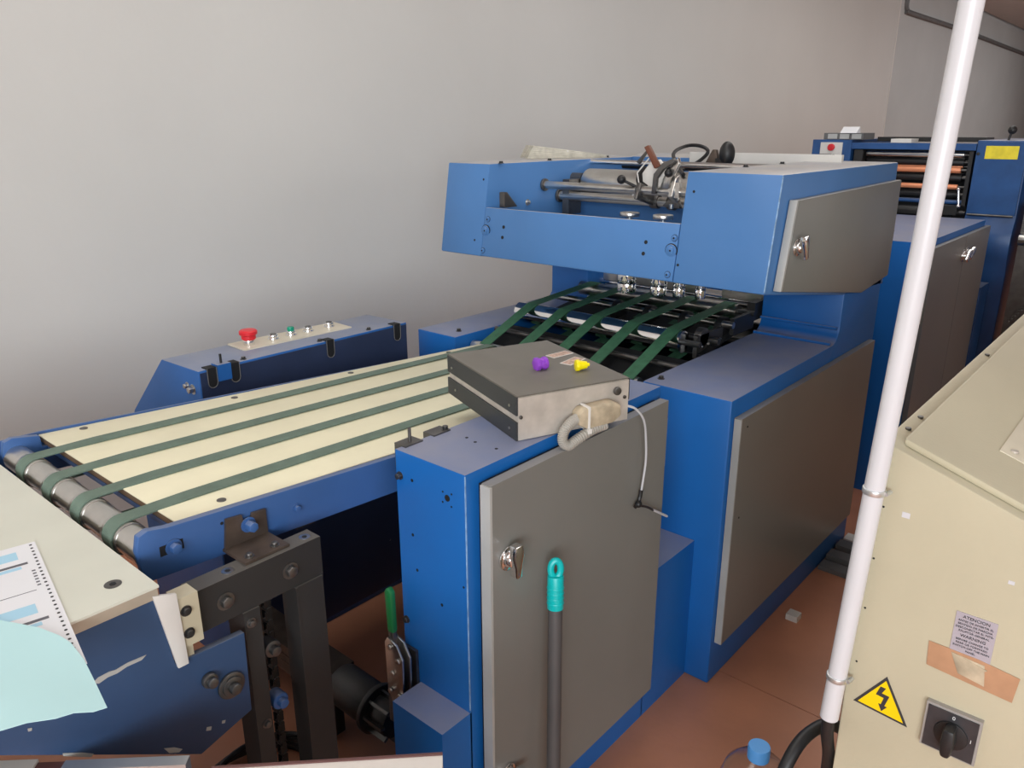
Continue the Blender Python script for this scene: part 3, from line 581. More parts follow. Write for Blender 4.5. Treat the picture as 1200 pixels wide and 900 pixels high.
obj('bearing', MB().cyl((0.520, 1.080, 0.732), (0.520, 1.074, 0.732), 0.024, seg=32, bev=0.002).cyl((0.520, 1.074, 0.732), (0.520, 1.070, 0.732), 0.018, seg=32, bev=0.001).cyl((0.520, 1.07, 0.732), (0.520, 1.058, 0.732), 0.010, seg=24, bev=0.002), 'dark_steel', dt)
obj('stud', MB().cyl((0.484, 1.08, 0.765), (0.484, 1.070, 0.765), 0.013, seg=24, bev=0.002).cyl((0.484, 1.07, 0.765), (0.484, 1.060, 0.765), 0.009, bev=0.002), 'dark_steel', dt)
for x in (-0.42, -0.42):
    pass
obj('leg', MB().box((-0.46, 1.10, 0), (-0.40, 1.16, 0.88), bev=0.003), 'white', dt); obj('leg', MB().box((-0.46, 1.96, 0), (-0.40, 2.02, 0.88), bev=0.003), 'white', dt)
obj('leg', MB().box((-0.02, 1.96, 0), (0.04, 2.02, 0.88), bev=0.003), 'white', dt); obj('leg', MB().box((0.02, 1.10, 0), (0.08, 1.16, 0.88), bev=0.003), 'white', dt)

def chip(pts): obj('paint_chip', MB().prism(pts, 'y', 1.0792, 1.0801), 'grey_edge', dt, label='grey patch of chipped paint')
chip([(0.317, 0.858), (0.325, 0.863), (0.341, 0.864), (0.350, 0.862), (0.368, 0.864), (0.396, 0.862), (0.388, 0.857), (0.366, 0.858), (0.352, 0.855), (0.338, 0.856), (0.325, 0.853)])
chip([(0.262, 0.772), (0.285, 0.757), (0.300, 0.744), (0.296, 0.741), (0.280, 0.753), (0.262, 0.767)]); chip([(0.470, 0.678), (0.478, 0.674), (0.476, 0.668), (0.468, 0.672)])
chip([(0.398, 0.685), (0.414, 0.676), (0.426, 0.664), (0.420, 0.662), (0.405, 0.671)]); chip([(0.497, 0.673), (0.503, 0.671), (0.501, 0.666), (0.496, 0.668)]); chip([(0.228, 0.838), (0.233, 0.836), (0.232, 0.832), (0.228, 0.833)])

# printed form on it
A = Vector((0.355, 1.354, 0)); sdir = (Vector((0.281, 0.961, 0))-A).normalized(); tdir = Vector((sdir.y, -sdir.x, 0))
if tdir.x > 0: tdir = -tdir
def SP(s_, t_, z): p = A+sdir*s_+tdir*t_; return (p.x, p.y, z)
pf = thing('printed_form', 'white continuous form with light blue bars and punched edge on the near table', 'paper', (0.2, 1.25, 0.9712))
obj('sheet', MB().poly([SP(0, 0, 0.9718), SP(0.398, 0, 0.9718), SP(0.398, 0.34, 0.9718), SP(0, 0.34, 0.9718)], 0.0005), 'paper', pf)
pr = MB()
def bar(s0, s1, t0, t1, mi): pr.poly([SP(s0, t0, 0.9721), SP(s1, t0, 0.9721), SP(s1, t1, 0.9721), SP(s0, t1, 0.9721)], 0.0002, mi)
for s0 in (0.022, 0.205):
    bar(s0, s0+0.028, 0.030, 0.30, 0); bar(s0+0.045, s0+0.052, 0.020, 0.30, 1); bar(s0+0.055, s0+0.064, 0.03, 0.30, 0)
bar(0.165, 0.1665, 0.022, 0.30, 1)
for k in range(6): bar(0.10+0.01*k, 0.104+0.01*k, 0.014, 0.019, 1)
obj('printing', pr, ['print_blue', 'print_grey'], pf)
hl = MB()
for k in range(31):
    p = SP(0.010+k*0.0127, 0.0075, 0.9718); hl.cyl((p[0], p[1], 0.9713), (p[0], p[1], 0.9722), 0.0022, seg=10)
obj('punched_holes', hl, 'ink', pf)
# cyan sheet
cy = MB(); t = bmesh.new()
edge = [(0.262, 0.858), (0.272, 0.915), (0.281, 0.972), (0.283, 1.018), (0.279, 1.045), (0.268, 1.085), (0.255, 1.115), (0.240, 1.146), (0.19, 1.20), (0.10, 1.28), (0.00, 1.32)]
low = [(0.262, 0.858), (0.248, 0.862), (0.232, 0.876), (0.214, 0.881), (0.190, 0.897), (0.165, 0.907), (0.130, 0.925), (0.09, 0.95), (0.03, 0.98), (-0.05, 1.02), (-0.12, 1.08)]
n = 8; rows = []
for a_, b_ in zip(edge, low):
    row = []
    for k in range(n+1):
        u = k/n; x = a_[0]*(1-u)+b_[0]*u; y = a_[1]*(1-u)+b_[1]*u
        z = 0.9745+0.003*math.sin(x*25)*math.sin(y*19)
        row.append((x, y, z))
    rows.append(row)
V = [[t.verts.new(p) for p in r_] for r_ in rows]
for i in range(len(V)-1):
    for k in range(n):
        q = [V[i][k], V[i+1][k], V[i+1][k+1], V[i][k+1]]
        try: t.faces.new(q)
        except ValueError: pass
bmesh.ops.remove_doubles(t, verts=t.verts, dist=1e-5)
g = bmesh.ops.extrude_face_region(t, geom=t.faces[:]); bmesh.ops.translate(t, verts=[v for v in g['geom'] if isinstance(v, bmesh.types.BMVert)], vec=(0, 0, 0.0006))
bmesh.ops.recalc_face_normals(t, faces=t.faces)
cy._merge(t); tag(obj('torn_sheet', cy, 'cyan_paper', base=(0.15, 1.05, 0.974)), 'pale turquoise paper sheet with torn lower edge over the printed form', 'paper')

# ------------------------------------------------------------------ CARTONS at the lower edge
c1 = thing('carton', 'white cardboard box, its top edge showing at the bottom of the photo', 'box', (0.4, 0.6, 0))
T = Matrix.Translation((0.392, 0.905, 0)) @ Matrix.Rotation(R(-44.5), 4, 'Z')
obj('box_body', MB(T).box((0, -0.32, 0), (0.325, 0, 0.762), bev=0.003), 'carton', c1)
obj('corrugated_rim', MB(T).box((0.0, -0.004, 0.7615), (0.325, 0.0, 0.7645)), 'maroon', c1)
c2 = thing('flat_carton', 'grey white board with a maroon strip under the navy table edge', 'board', (0.25, 1.0, 0))
T = Matrix.Translation((0.22, 1.13, 0)) @ Matrix.Rotation(R(-46), 4, 'Z')
obj('board', MB(T).box((-0.3, -0.03, 0.0), (0.035, -0.012, 0.770), bev=0.002), 'carton', c2)
obj('strip', MB(T).box((0.035, -0.030, 0.0), (0.072, -0.014, 0.766)), 'maroon', c2)
obj('metal_bar', MB(T).box((0.072, -0.030, 0.0), (0.245, -0.012, 0.766), bev=0.001), 'galv', c2)

# ------------------------------------------------------------------ ELECTRONICS BOX on the side cabinet
ex = thing('electronics_box', 'dusty flat grey electronics case with a plugged cable lying on the cabinet top', 'electronics box', (1.147, 0.983, 1.0035))
T = Matrix.Translation((1.147, 0.983, 1.0035)) @ Matrix.Rotation(R(-21.5), 4, 'Z')
W_, D_, H_ = 0.275, 0.357, 0.097
obj('case', MB(T).box((0.002, 0.003, 0.001), (W_-0.002, D_, H_-0.003), bev=0.001), 'alu', ex)
obj('top_cover', MB(T).box((0, 0.002, H_-0.003), (W_, D_+0.002, H_), bev=0.0008).box((-0.0015, 0.002, H_-0.040), (0.0015, D_+0.002, H_-0.001)).box((W_-0.0015, 0.002, H_-0.040), (W_+0.0015, D_+0.002, H_-0.001)), 'ebox_top', ex)
obj('side_cover', MB(T).box((-0.003, 0.001, H_-0.042), (0.001, D_, H_-0.002), bev=0.0006).box((-0.003, 0.001, 0.0), (0.001, D_, 0.040), bev=0.0006).box((W_-0.001, 0.001, H_-0.05), (W_+0.003, D_, H_-0.002)), 'ebox_side', ex)
obj('front_panel', MB(T).box((0.001, -0.001, 0.001), (W_-0.001, 0.003, H_-0.004), bev=0.0006), 'alu', ex)
for u, v in ((0.006, 0.052), (W_-0.012, 0.055), (W_-0.035, 0.068)):
    obj('screw', MB(T).cyl((u, -0.001, v), (u, -0.0045, v), 0.004, seg=12, bev=0.0006), 'dark_steel', ex)
for u, v in ((0.03, 0.07), (0.33, 0.07), (0.03, 0.02), (0.31, 0.02)):
    obj('screw', MB(T).cyl((-0.003, u, v), (-0.005, u, v), 0.003, seg=10), 'steel', ex)
cn = obj('connector', MB(T).prism([(0.128, 0.046), (0.128, 0.022), (0.150, 0.010), (0.215, 0.014), (0.235, 0.028), (0.232, 0.052), (0.215, 0.060), (0.140, 0.056)], 'y', -0.001, -0.034, bev=0.004), 'tan_connector', ex, label='aged tan plug housing')
obj('tie', MB(T).box((0.149, -0.036, 0.006), (0.154, -0.003, 0.060), bev=0.001).box((0.147, -0.040, 0.002), (0.156, -0.034, 0.012), bev=0.001), 'white', cn)
pts = [T @ Vector(p) for p in ((0.135, -0.018, 0.034), (0.115, -0.024, 0.030), (0.094, -0.030, 0.016), (0.088, -0.034, -0.004), (0.100, -0.036, -0.016), (0.125, -0.032, -0.008), (0.165, -0.026, 0.004), (0.20, -0.022, 0.008))]
obj('ribbed_hose', MB().tube(pts, 0.0110, 12, 13, ribs=1), 'hose_grey', cn, label='grey ribbed cable sleeve')
obj('knob', MB(T).cyl((W_-0.034, -0.001, 0.073), (W_-0.034, -0.010, 0.073), 0.009, bev=0.002), 'dark_steel', ex)
for (x, y, a) in ((1.450, 1.110, -8), (1.425, 1.052, 5)):
    TT = Matrix.Translation((x, y, 1.0035+H_)) @ Matrix.Rotation(R(a), 4, 'Z')
    lb = obj('paper_label', MB(TT).box((-0.033, -0.015, 0), (0.033, 0.015, 0.0006)), 'white', ex, label='small faded paper label')
    obj('label_print', MB(TT).box((-0.030, -0.012, 0.0005), (0.030, 0.012, 0.0009)), 'pink_label', lb)
# plugs resting on the box
pz = 1.0035+H_
pp = thing('purple_plug', 'small purple plastic screw plug lying on the electronics case', 'plug', (1.328, 1.074, pz))
TT = Matrix.Translation((1.326, 1.068, pz+0.0135)) @ Matrix.Rotation(R(-20), 4, 'Z') @ Matrix.Rotation(R(90), 4, 'Y')
obj('head', MB(TT).cyl((0, 0, -0.015), (0, 0, -0.004), 0.016, seg=6, bev=0.002), 'purple', pp)
obj('flange', MB(TT).cyl((0, 0, 0.005), (0, 0, 0.014), 0.0150, seg=12, bev=0.002).cyl((0, 0, -0.009), (0, 0, 0.009), 0.0125, seg=20), 'purple', pp)
obj('nub', MB(TT).cyl((0.0, -0.010, 0.0), (0.0, -0.016, 0.0), 0.006, seg=16, bev=0.001), 'purple', pp)
yp = thing('yellow_plug', 'small yellow plastic plug with a tapered tip on the electronics case', 'plug', (1.383, 0.995, pz))
TT = Matrix.Translation((1.380, 0.992, pz+0.0125)) @ Matrix.Rotation(R(-35), 4, 'Z') @ Matrix.Rotation(R(90), 4, 'Y')
obj('head', MB(TT).cyl((0, 0, -0.016), (0, 0, -0.008), 0.0135, seg=8, bev=0.001), 'yellow', yp)
obj('body', MB(TT).cyl((0, 0, -0.009), (0, 0, 0.010), 0.0115, r2=0.008, seg=20).cyl((0, 0, 0.010), (0, 0, 0.016), 0.004), 'yellow', yp)
# white cable hanging from the box
wcb = thing('white_cable', 'thin white cable with a black taped knot hanging over the grey door', 'cable', (1.50, 0.90, 0.75))
obj('cable', MB().tube([(1.402, 0.888, 1.035), (1.428, 0.877, 1.022), (1.462, 0.875, 0.985), (1.492, 0.885, 0.925), (1.508, 0.892, 0.86), (1.503, 0.897, 0.785)], 0.0027, 8, 5), 'white_pvc', wcb)
obj('taped_knot', MB().tube([(1.503, 0.897, 0.79), (1.498, 0.898, 0.765), (1.480, 0.898, 0.752)], 0.005, 8, 3).tube([(1.478, 0.899, 0.755), (1.500, 0.892, 0.750), (1.530, 0.892, 0.735), (1.560, 0.894, 0.715)], 0.003, 8, 3).ball((1.492, 0.896, 0.757), 0.009), 'rubber', wcb)
obj('cable_end', MB().tube([(1.556, 0.894, 0.718), (1.60, 0.894, 0.690), (1.635, 0.896, 0.668)], 0.0032, 8, 2), 'white_pvc', wcb)

# ------------------------------------------------------------------ BROOM
bm_ = thing('broom', 'upright broom with a dark grey pole and turquoise grip before the grey door', 'broom', (1.108, 0.80, 0))
p0, p1 = Vector((1.060, 0.807, 0.055)), Vector((1.138, 0.872, 0.776))
dd = (p1-p0).normalized()
obj('pole', MB().cyl(p0, p0+dd*((p1-p0).length-0.10), 0.0150, seg=24), 'grey_pole', bm_, label='dark grey pole')
gr0 = p1-dd*0.085; g_ = MB()
g_.cyl(gr0-dd*0.025, gr0+dd*0.048, 0.0172, seg=28, bev=0.0015)
for k in range(4): g_.cyl(gr0-dd*0.014+dd*0.011*k, gr0-dd*0.009+dd*0.011*k, 0.0182, seg=28, bev=0.0015)
# eyelet: a flattened loop
side = Vector((0.75, -0.66, 0)); nrm = dd.cross(side).normalized(); side = nrm.cross(dd).normalized()
loopc = gr0+dd*0.062; pts = []
for k in range(16):
    a = 2*math.pi*k/16; pts.append(loopc+side*0.0105*math.cos(a)+dd*0.018*math.sin(a))
g_.tube(pts, 0.0072, 10, 2, closed=True)
obj('grip', g_, 'turquoise', bm_, label='turquoise hanging grip')
obj('brush_head', MB().box((0.93, 0.785, 0.045), (1.19, 0.835, 0.075), bev=0.008), 'turquoise', bm_)
obj('bristles', MB().box((0.935, 0.788, 0.0), (1.185, 0.832, 0.046)), 'grey_pole', bm_)

# ------------------------------------------------------------------ ELECTRICAL CABINET on the right
ec = thing('electrical_cabinet', 'beige electrical cabinet with sloping top, warning triangle and rotary switch', 'cabinet', (1.7, -0.1, 0))
KX, KY, KZ = 1.057, 0.267, 1.224
sl = 0.35  # fall of the top towards -Y
def kz(y): return KZ-(KY-y)*sl
yR = -0.95
obj('housing', MB().prism([(KY, 0.0), (KY, KZ), (yR, kz(yR)), (yR, 0.0)], 'x', KX, 3.3, bev=0.004), 'cream', ec)  # unseen rear and right parts extended to block light from the side
def slope_slab(x0, x1, y0, y1, h0, h1, bev):
    return MB().hexa([(x0, y0, kz(y0)+h0), (x1, y0, kz(y0)+h0), (x1, y1, kz(y1)+h0), (x0, y1, kz(y1)+h0)], [(x0, y0, kz(y0)+h1), (x1, y0, kz(y0)+h1), (x1, y1, kz(y1)+h1), (x0, y1, kz(y1)+h1)], bev=bev)
ld = obj('lid', slope_slab(KX+0.018, 3.27, yR+0.02, KY-0.022, 0.0, 0.011, 0.004), 'cream', ec)
pl = obj('cover_plate', slope_slab(KX+0.14, 1.72, -0.20, KY-0.115, 0.0105, 0.0125, 0.0005), 'lid_plate', ec, label='paler cover plate on the lid')
for x, y in ((KX+0.16, KY-0.13), (1.70, KY-0.13), (KX+0.16, -0.18)): obj('rivet', MB().cyl((x, y, kz(y)+0.012), (x, y, kz(y)+0.0145), 0.005, seg=12), 'alu', pl)
for x in (1.13, 1.19, 1.62): obj('hinge_screw', MB().cyl((x, KY-0.012, kz(KY-0.012)), (x, KY-0.012, kz(KY-0.012)+0.003), 0.004, seg=10), 'dark_steel', ec)
for y, z in ((0.253, 1.13), (0.255, 1.05), (0.256, 0.97), (0.256, 0.88)): hole(ec, (KX, y, z), (-1, 0, 0), 0.0015, 'rivet_hole')
obj('paint_chip', MB().box((KX-0.0006, 0.219, 1.123), (KX, 0.229, 1.131)).box((KX-0.0006, 0.09, 1.075), (KX, 0.097, 1.080)), 'white_pvc', ec, label='white paint chip')
# warning triangle
def tri(sc, x, mi, ms, nm, par):
    c = Vector((0.2137, 0.8325)); P = [Vector((0.2130, 0.8750)), Vector((0.2520, 0.8140)), Vector((0.1770, 0.8080))]
    P = [c+(p-c)*sc for p in P]
    return obj(nm, MB().prism([(p.x, p.y) for p in P], 'x', x, KX+0.0002, bev=0.0), ms, par)
ws = tri(1.0, KX-0.0008, 0, 'ink', 'warning_sign', ec); ws['label'] = 'black edged yellow electric hazard triangle'
tri(0.84, KX-0.0012, 0, 'sign_yellow', 'yellow_field', ws)
zz = [(0.2115, 0.856), (0.2190, 0.856), (0.2235, 0.8405), (0.2125, 0.8395), (0.2150, 0.8275), (0.2185, 0.8275), (0.2130, 0.8165), (0.2065, 0.8265), (0.2100, 0.8268), (0.2055, 0.8450), (0.2160, 0.8458)]
obj('lightning_bolt', MB().prism(zz, 'x', KX-0.0016, KX-0.0010), 'ink', ws)
# attention plate
ap = obj('attention_plate', MB().box((KX-0.001, 0.097, 0.952), (KX+0.0003, 0.145, 1.015), bev=0.0003), 'sticker', ec, label='lilac grey warning text plate')
for s_, z, sz in (('ATENCION', 1.0095, 0.0062), ('ANTES DE INVERTIR EL', 1.0035, 0.0040), ('SENTIDO DE MARCHA', 0.9985, 0.0040), ('DESCONECTAR EL INTE-', 0.9935, 0.0040), ('RRUPTOR GENERAL', 0.9885, 0.0040),
                  ('WARNING', 0.9820, 0.0062), ('BEFORE CHANGE TO', 0.9755, 0.0040), ('REAR OR FORWARD', 0.9705, 0.0040), ('SWITCH-OFF THE MAIN', 0.9655, 0.0040), ('PANEL', 0.9605, 0.0040)):
    text('lettering', s_, sz, T_negx(KX-0.0013, 0.121, z), 'ink', ap)
tp = obj('packing_tape', MB().prism([(0.1700, 0.957), (0.1680, 0.920), (0.120, 0.916), (0.065, 0.912), (0.062, 0.950), (0.110, 0.956)], 'x', KX-0.0014, KX-0.0009), 'tape', ec, label='strip of brown packing tape')
obj('crumpled_film', MB().prism([(0.142, 0.953), (0.130, 0.925), (0.098, 0.920), (0.102, 0.950)], 'x', KX-0.0022, KX-0.0014, bev=0.0003).prism([(0.138, 0.953), (0.112, 0.930), (0.098, 0.945)], 'x', KX-0.0028, KX-0.0020), 'tan_connector', tp)
# rotary switch
sw = obj('rotary_switch', MB().box((KX-0.008, 0.0895, 0.7985), (KX, 0.1575, 0.8700), bev=0.004), 'switch_rim', ec, label='black rotary main switch')
obj('face_plate', MB().box((KX-0.0095, 0.0925, 0.8010), (KX-0.007, 0.1545, 0.8665), bev=0.001), 'switch', sw)
obj('dial', MB().cyl((KX-0.009, 0.1225, 0.8325), (KX-0.012, 0.1225, 0.8325), 0.021, seg=36, bev=0.001), 'rubber', sw)
obj('knob', MB().prism([(0.1225-0.007, 0.8545), (0.1225+0.007, 0.8545), (0.1225+0.0085, 0.8325), (0.1225+0.006, 0.810), (0.1225-0.006, 0.810), (0.1225-0.0085, 0.8325)], 'x', KX-0.034, KX-0.011, bev=0.0045), 'rubber', sw)
text('lettering', '0', 0.008, T_negx(KX-0.0098, 0.1225, 0.8600), 'white_ink', sw)
text('lettering', 'I', 0.008, T_negx(KX-0.0098, 0.0985, 0.8350), 'white_ink', sw)

# white conduit pipe clamped to the cabinet corner
wp = thing('white_conduit', 'tall white plastic conduit pipe clamped to the beige cabinet corner', 'pipe', (1.045, 0.283, 0.77))
pb, pt = Vector((1.038, 0.277, 0.782)), Vector((1.038, 0.188, 3.18))
pd = (pt-pb).normalized()
obj('pipe', MB().cyl(pb, pt, 0.0132, seg=28), 'white_pvc', wp)
for z in (1.158, 0.855):
    c = pb+pd*((z-pb.z)/pd.z)
    obj('pipe_clamp', MB().cyl(c-pd*0.004, c+pd*0.004, 0.0150, seg=24, bev=0.001).cyl(c+Vector((-0.003, -0.016, 0)), c+Vector((0.01, -0.018, 0)), 0.003, seg=10), 'galv', wp)
tag(obj('black_hose', MB().tube([(1.052, 0.281, 0.80), (1.055, 0.281, 0.74), (1.075, 0.279, 0.68), (1.12, 0.290, 0.58), (1.18, 0.300, 0.50)], 0.0095, 12, 5), 'rubber', base=(1.06, 0.28, 0.7)), 'black cable coming out of the white pipe and going down behind the cabinet corner', 'cable')
tag(obj('bent_cable', MB().tube([(1.22, 0.295, 0.62), (1.165, 0.310, 0.665), (1.10, 0.325, 0.675), (1.055, 0.333, 0.650), (1.030, 0.335, 0.60), (1.025, 0.332, 0.50), (1.05, 0.325, 0.30), (1.08, 0.325, 0.011)], 0.0105, 12, 5), 'rubber', base=(1.03, 0.33, 0)), 'thick black cable arching out and down to the floor below the white pipe', 'cable')

# ------------------------------------------------------------------ WATER BOTTLE
wb = thing('water_bottle', 'clear plastic water bottle with a blue cap standing on the red floor', 'bottle', (1.387, 0.501, 0))
obj('bottle_body', MB().lathe([(0.070, 0.0), (0.080, 0.006), (0.081, 0.08), (0.078, 0.09), (0.081, 0.10), (0.081, 0.225), (0.078, 0.255), (0.068, 0.285), (0.048, 0.306), (0.023, 0.318), (0.0215, 0.324), (0.0205, 0.324), (0.022, 0.3175), (0.047, 0.3050), (0.067, 0.2842), (0.077, 0.2546), (0.080, 0.2246), (0.080, 0.10), (0.077, 0.09), (0.080, 0.08), (0.079, 0.007), (0.069, 0.001)], (1.387, 0.501, 0)), 'clear', wb)
obj('cap', MB().lathe([(0.0235, 0.318), (0.0240, 0.344), (0.0225, 0.349), (0.0005, 0.349)], (1.387, 0.501, 0), seg=40), 'bottle_blue', wb, label='blue screw cap')
tag(obj('plastic_block', MB().box((2.385, 0.785, 0), (2.425, 0.825, 0.022), bev=0.003), 'white', base=(2.40, 0.80, 0)), 'small white block on the floor beside the blue machine base', 'block')
for i, (x, h, mm) in enumerate(((2.78, 0.018, 'duct'), (2.86, 0.03, 'duct'), (2.96, 0.03, 'duct'), (3.05, 0.02, 'white'))):
    o = MB().box((x, -0.2, 0), (x+0.06, 0.862, h), bev=0.003)
    for k in range(0): pass
    tag(obj('floor_duct', o, mm, base=(x, 0.3, 0)), ('nearest flat grey cable duct crossing the floor behind the pipe', 'second grey cable duct crossing the floor, behind the nearest one', 'third grey cable duct crossing the floor, before the pale one', 'pale farthest cable duct crossing the floor behind the white pipe')[i], 'cable duct', 'floor cable ducts')

# ------------------------------------------------------------------ REAR CABINET (between folding machine and press)
rc = thing('rear_cabinet', 'blue cabinet with two tall grey doors behind the folding machine', 'cabinet', (4.2, 1.4, 0))
obj('housing', MB().box((3.605, 0.869, 0), (4.74, 1.95, 1.158), bev=0.005), 'blue', rc)
for x0, x1 in ((3.695, 4.262), (4.268, 4.775)):
    obj('door', MB().box((x0, 0.846, 0.08), (x1, 0.868, 1.128), bev=0.004), 'grey', rc)
door_handle(rc, 4.235, 0.846, 1.035, 1.15, R(60)); door_handle(rc, 4.30, 0.846, 1.040, 1.15, R(60))
obj('hinge', MB().cyl((3.688, 0.862, 0.80), (3.688, 0.862, 0.90), 0.009), 'grey_edge', rc)
obj('side_shelf', MB().box((4.77, 0.84, 0), (4.97, 1.0, 0.80), bev=0.003), 'press_blue', rc)
bolt(rc, (3.95, 1.10, 1.158), (0, 0, 1), 0.01, 0.012, 'black')
tag(obj('thin_wire', MB().tube([(3.63, 1.25, 1.161), (3.8, 1.15, 1.162), (3.95, 1.14, 1.162), (4.1, 1.22, 1.162), (4.3, 1.3, 1.162)], 0.003, 6, 4), 'rubber', base=(3.9, 1.2, 1.16)), 'thin black wire lying on the rear cabinet top', 'wire')

# ------------------------------------------------------------------ PRINTING PRESS far right
PX = 5.0
pm = thing('printing_press', 'large blue printing press with copper and black rollers behind everything', 'printing press', (5.4, 1.3, 0))
obj('side_tower', MB().prism([(PX, 1.15), (PX, 1.548), (PX+0.9, 1.548), (PX+0.9, 0), (PX, 0), (PX, 0.85), (PX-0.035, 0.93), (PX-0.045, 1.0), (PX-0.035, 1.08)], 'y', 0.775, 1.020, bev=0.006), 'press_blue', pm)
cp = obj('cover_panel', MB().box((PX-0.014, 0.782, 1.165), (PX, 1.014, 1.540), bev=0.004), 'press_blue', pm, label='blue cover panel')
obj('hinge', MB().cyl((PX-0.014, 0.79, 1.158), (PX-0.014, 1.01, 1.158), 0.006), 'dark_steel', pm)
yl = obj('instruction_label', MB().box((PX-0.016, 0.818, 1.453), (PX-0.0135, 0.972, 1.520)), 'label_yellow', cp, label='yellow instruction label')
obj('side_tower', MB().box((PX-0.02, 1.675, 0.0), (PX+0.9, 1.905, 1.545), bev=0.02), 'press_blue', pm)
lv = obj('control_panel', MB().box((PX-0.026, 1.725, 1.40), (PX-0.019, 1.855, 1.530), bev=0.001), 'white', pm, label='white push button panel')
obj('push_button', MB().cyl((PX-0.026, 1.787, 1.502), (PX-0.045, 1.787, 1.502), 0.020, bev=0.003), 'red', lv, label='red stop button')
for y in (1.815, 1.770): obj('push_button', MB().cyl((PX-0.026, y, 1.445), (PX-0.040, y, 1.445), 0.017, bev=0.003), 'rubber', lv)
obj('top_rail', MB().box((PX-0.01, 1.02, 1.495), (PX+0.10, 1.675, 1.530), bev=0.003), 'press_blue', pm)
obj('top_bar', MB().box((PX+0.2, 1.02, 1.535), (PX+0.4, 1.60, 1.560), bev=0.003), 'black', pm)
obj('paper_stack', MB().box((PX+0.02, 1.36, 1.531), (PX+0.16, 1.47, 1.552)), 'white', pm)
rolls = [(1.470, 0.016, 'steel', 1.08, 1.60, 0.0), (1.428, 0.022, 'rubber', 1.08, 1.6, 0.03), (1.388, 0.017, 'copper', 1.085, 1.62, 0.0), (1.345, 0.026, 'rubber', 1.08, 1.6, 0.03), (1.298, 0.014, 'copper', 1.085, 1.6, -0.02), (1.255, 0.022, 'rubber', 1.08, 1.6, 0.02), (1.215, 0.012, 'press_blue', 1.05, 1.65, 0), (1.16, 0.03, 'rubber', 1.1, 1.65, 0.0), (1.405, 0.010, 'copper', 1.085, 1.62, 0.03)]
for z, r, mm, a, b_, dx in rolls:
    obj('ink_roller', MB().cyl((PX+0.04+dx, a, z), (PX+0.04+dx, b_, z), r, seg=28, bev=0.002), mm, pm, label='copper coloured roller' if mm == 'copper' else None)
    obj('roller_journal', MB().cyl((PX+0.04+dx, 1.03, z), (PX+0.04+dx, a, z), r*0.45, seg=14), 'dark_steel', pm)
for a_, b_ in (((PX+0.0, 1.03, 1.20), (PX+0.06, 1.05, 1.49)), ((PX+0.0, 1.61, 1.20), (PX+0.06, 1.66, 1.49)), ((PX-0.03, 1.06, 1.15), (PX+0.03, 1.16, 1.20))):
    obj('roller_bracket', MB().box(a_, b_, bev=0.003), 'black', pm)
obj('adjusting_lever', MB().cyl((PX-0.03, 1.055, 1.20), (PX-0.03, 1.068, 1.29), 0.006).ball((PX-0.03, 1.068, 1.29), 0.010).ball((PX-0.03, 1.055, 1.20), 0.012), 'chrome', pm)
obj('feed_plate', MB().box((PX-0.25, 1.12, 1.085), (PX, 1.62, 1.095), bev=0.001).cyl((PX-0.10, 1.12, 1.12), (PX-0.10, 1.60, 1.12), 0.02), 'steel', pm)
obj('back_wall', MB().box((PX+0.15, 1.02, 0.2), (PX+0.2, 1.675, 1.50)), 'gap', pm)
obj('lower_body', MB().box((PX, 1.02, 0), (PX+0.5, 1.675, 1.08)), 'press_blue', pm)
lv2 = obj('lever', MB().cyl((PX+0.1, 0.895, 1.548), (PX+0.1, 0.885, 1.592), 0.006).ball((PX+0.1, 0.884, 1.600), 0.022), 'rubber', pm, label='black ball lever')
bolt(pm, (PX-0.014, 1.005, 1.478), (-1, 0, 0), 0.006, 0.004, 'black')
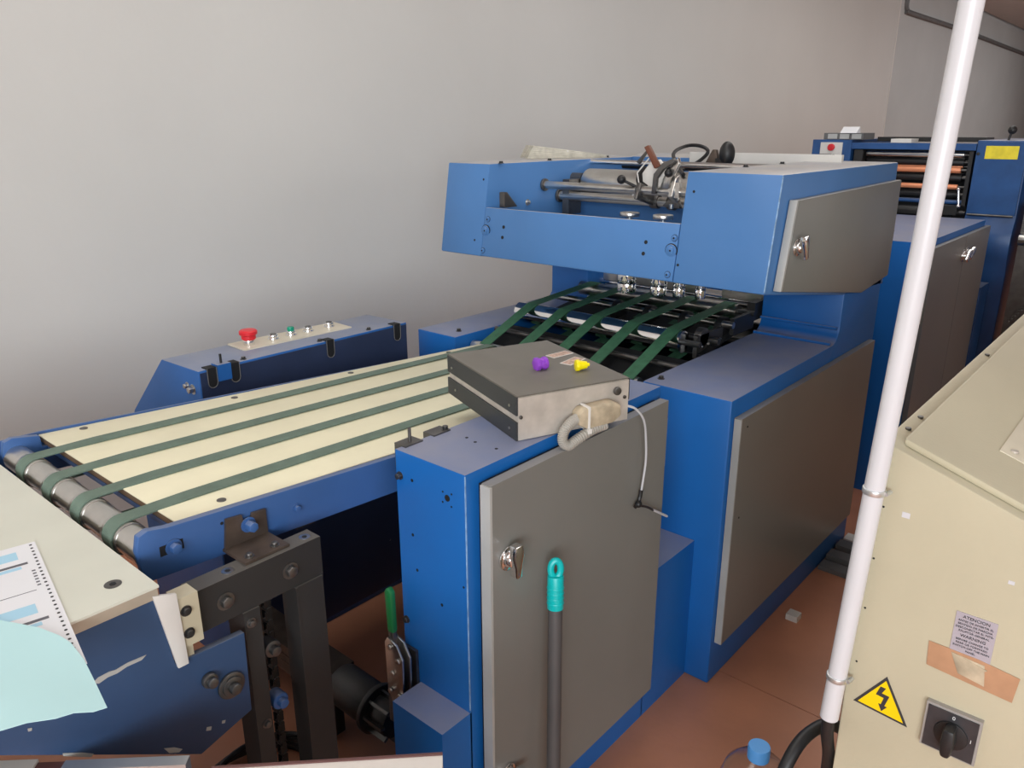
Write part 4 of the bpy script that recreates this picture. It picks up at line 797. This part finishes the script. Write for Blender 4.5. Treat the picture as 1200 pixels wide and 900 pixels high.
# dividers and the column right of the tower
dc = thing('delivery_column', 'bare grey steel upright and blue panel right of the press tower', 'machine column', (5.2, 0.6, 0))
obj('upright', MB().box((PX-0.05, 0.60, 0), (PX+0.1, 0.735, 1.235), bev=0.006), 'dark_steel', dc)
obj('shaft', MB().cyl((PX-0.07, 0.50, 1.05), (PX-0.07, 0.735, 1.05), 0.03, bev=0.004), 'steel', dc)
obj('side_panel', MB().box((PX, 0.20, 0), (PX+0.4, 0.60, 1.45), bev=0.006), 'press_blue', dc)
ch = MB()
for k in range(26):
    ch.tube([(PX-0.09, 0.70-0.012*k+0.010*math.cos(a*math.pi/4), 0.62+0.017*k+0.008*math.sin(a*math.pi/4)) for a in range(8)], 0.003, 6, 1, closed=True)
obj('chain', ch, 'dark_steel', dc)

# things on top of the press
bxs = thing('storage_box', 'grey drawer box standing on the left end of the press', 'box', (5.1, 1.66, 1.545))
obj('case', MB().box((5.0, 1.62, 1.546), (5.2, 1.85, 1.583), bev=0.003), 'duct', bxs)
for y in (1.63, 1.70, 1.77):
    obj('drawer', MB().box((4.995, y, 1.550), (5.001, y+0.055, 1.578), bev=0.002), 'galv', bxs)
tag(obj('desk_calendar', MB().prism([(4.98, 1.583), (5.05, 1.583), (5.035, 1.618), (5.03, 1.618)], 'y', 1.655, 1.75), 'paper', base=(5.03, 1.63, 1.583)), 'small white folded card standing on the grey drawer box', 'card')
tag(obj('small_gauge', MB().prism([(3.02, 1.499), (3.07, 1.499), (3.07, 1.525)], 'y', 1.10, 1.145, bev=0.002), 'duct', base=(3.04, 1.12, 1.499)), 'small grey wedge on the far end of the hood top', 'wedge')

# newspapers on the hood
nb = thing('newspaper_bundle', 'folded bundle of old newspapers lying on the left hood top', 'newspaper', (2.7, 2.06, 1.50))
Tn = Matrix.Translation((2.70, 2.06, 1.5000)) @ Matrix.Rotation(R(56), 4, 'Z')
for k in range(7):
    t0 = 0.0072*k
    obj('folded_sheet', MB(Tn).hexa([(-0.045, -0.17, t0*0.22), (0.045, -0.17, t0*0.22), (0.055, 0.175-0.004*k, t0), (-0.055, 0.175-0.004*k, t0)],
                    [(-0.045, -0.17, t0*0.22+0.001), (0.045, -0.17, t0*0.22+0.001), (0.055, 0.175-0.004*k, t0+0.0066), (-0.055, 0.175-0.004*k, t0+0.0066)]), 'news', nb)
obj('string_tie', MB(Tn).box((-0.052, 0.0, 0.0235), (0.052, 0.006, 0.0300), bev=0.001), 'white', nb)
bpy.context.view_layer.update()
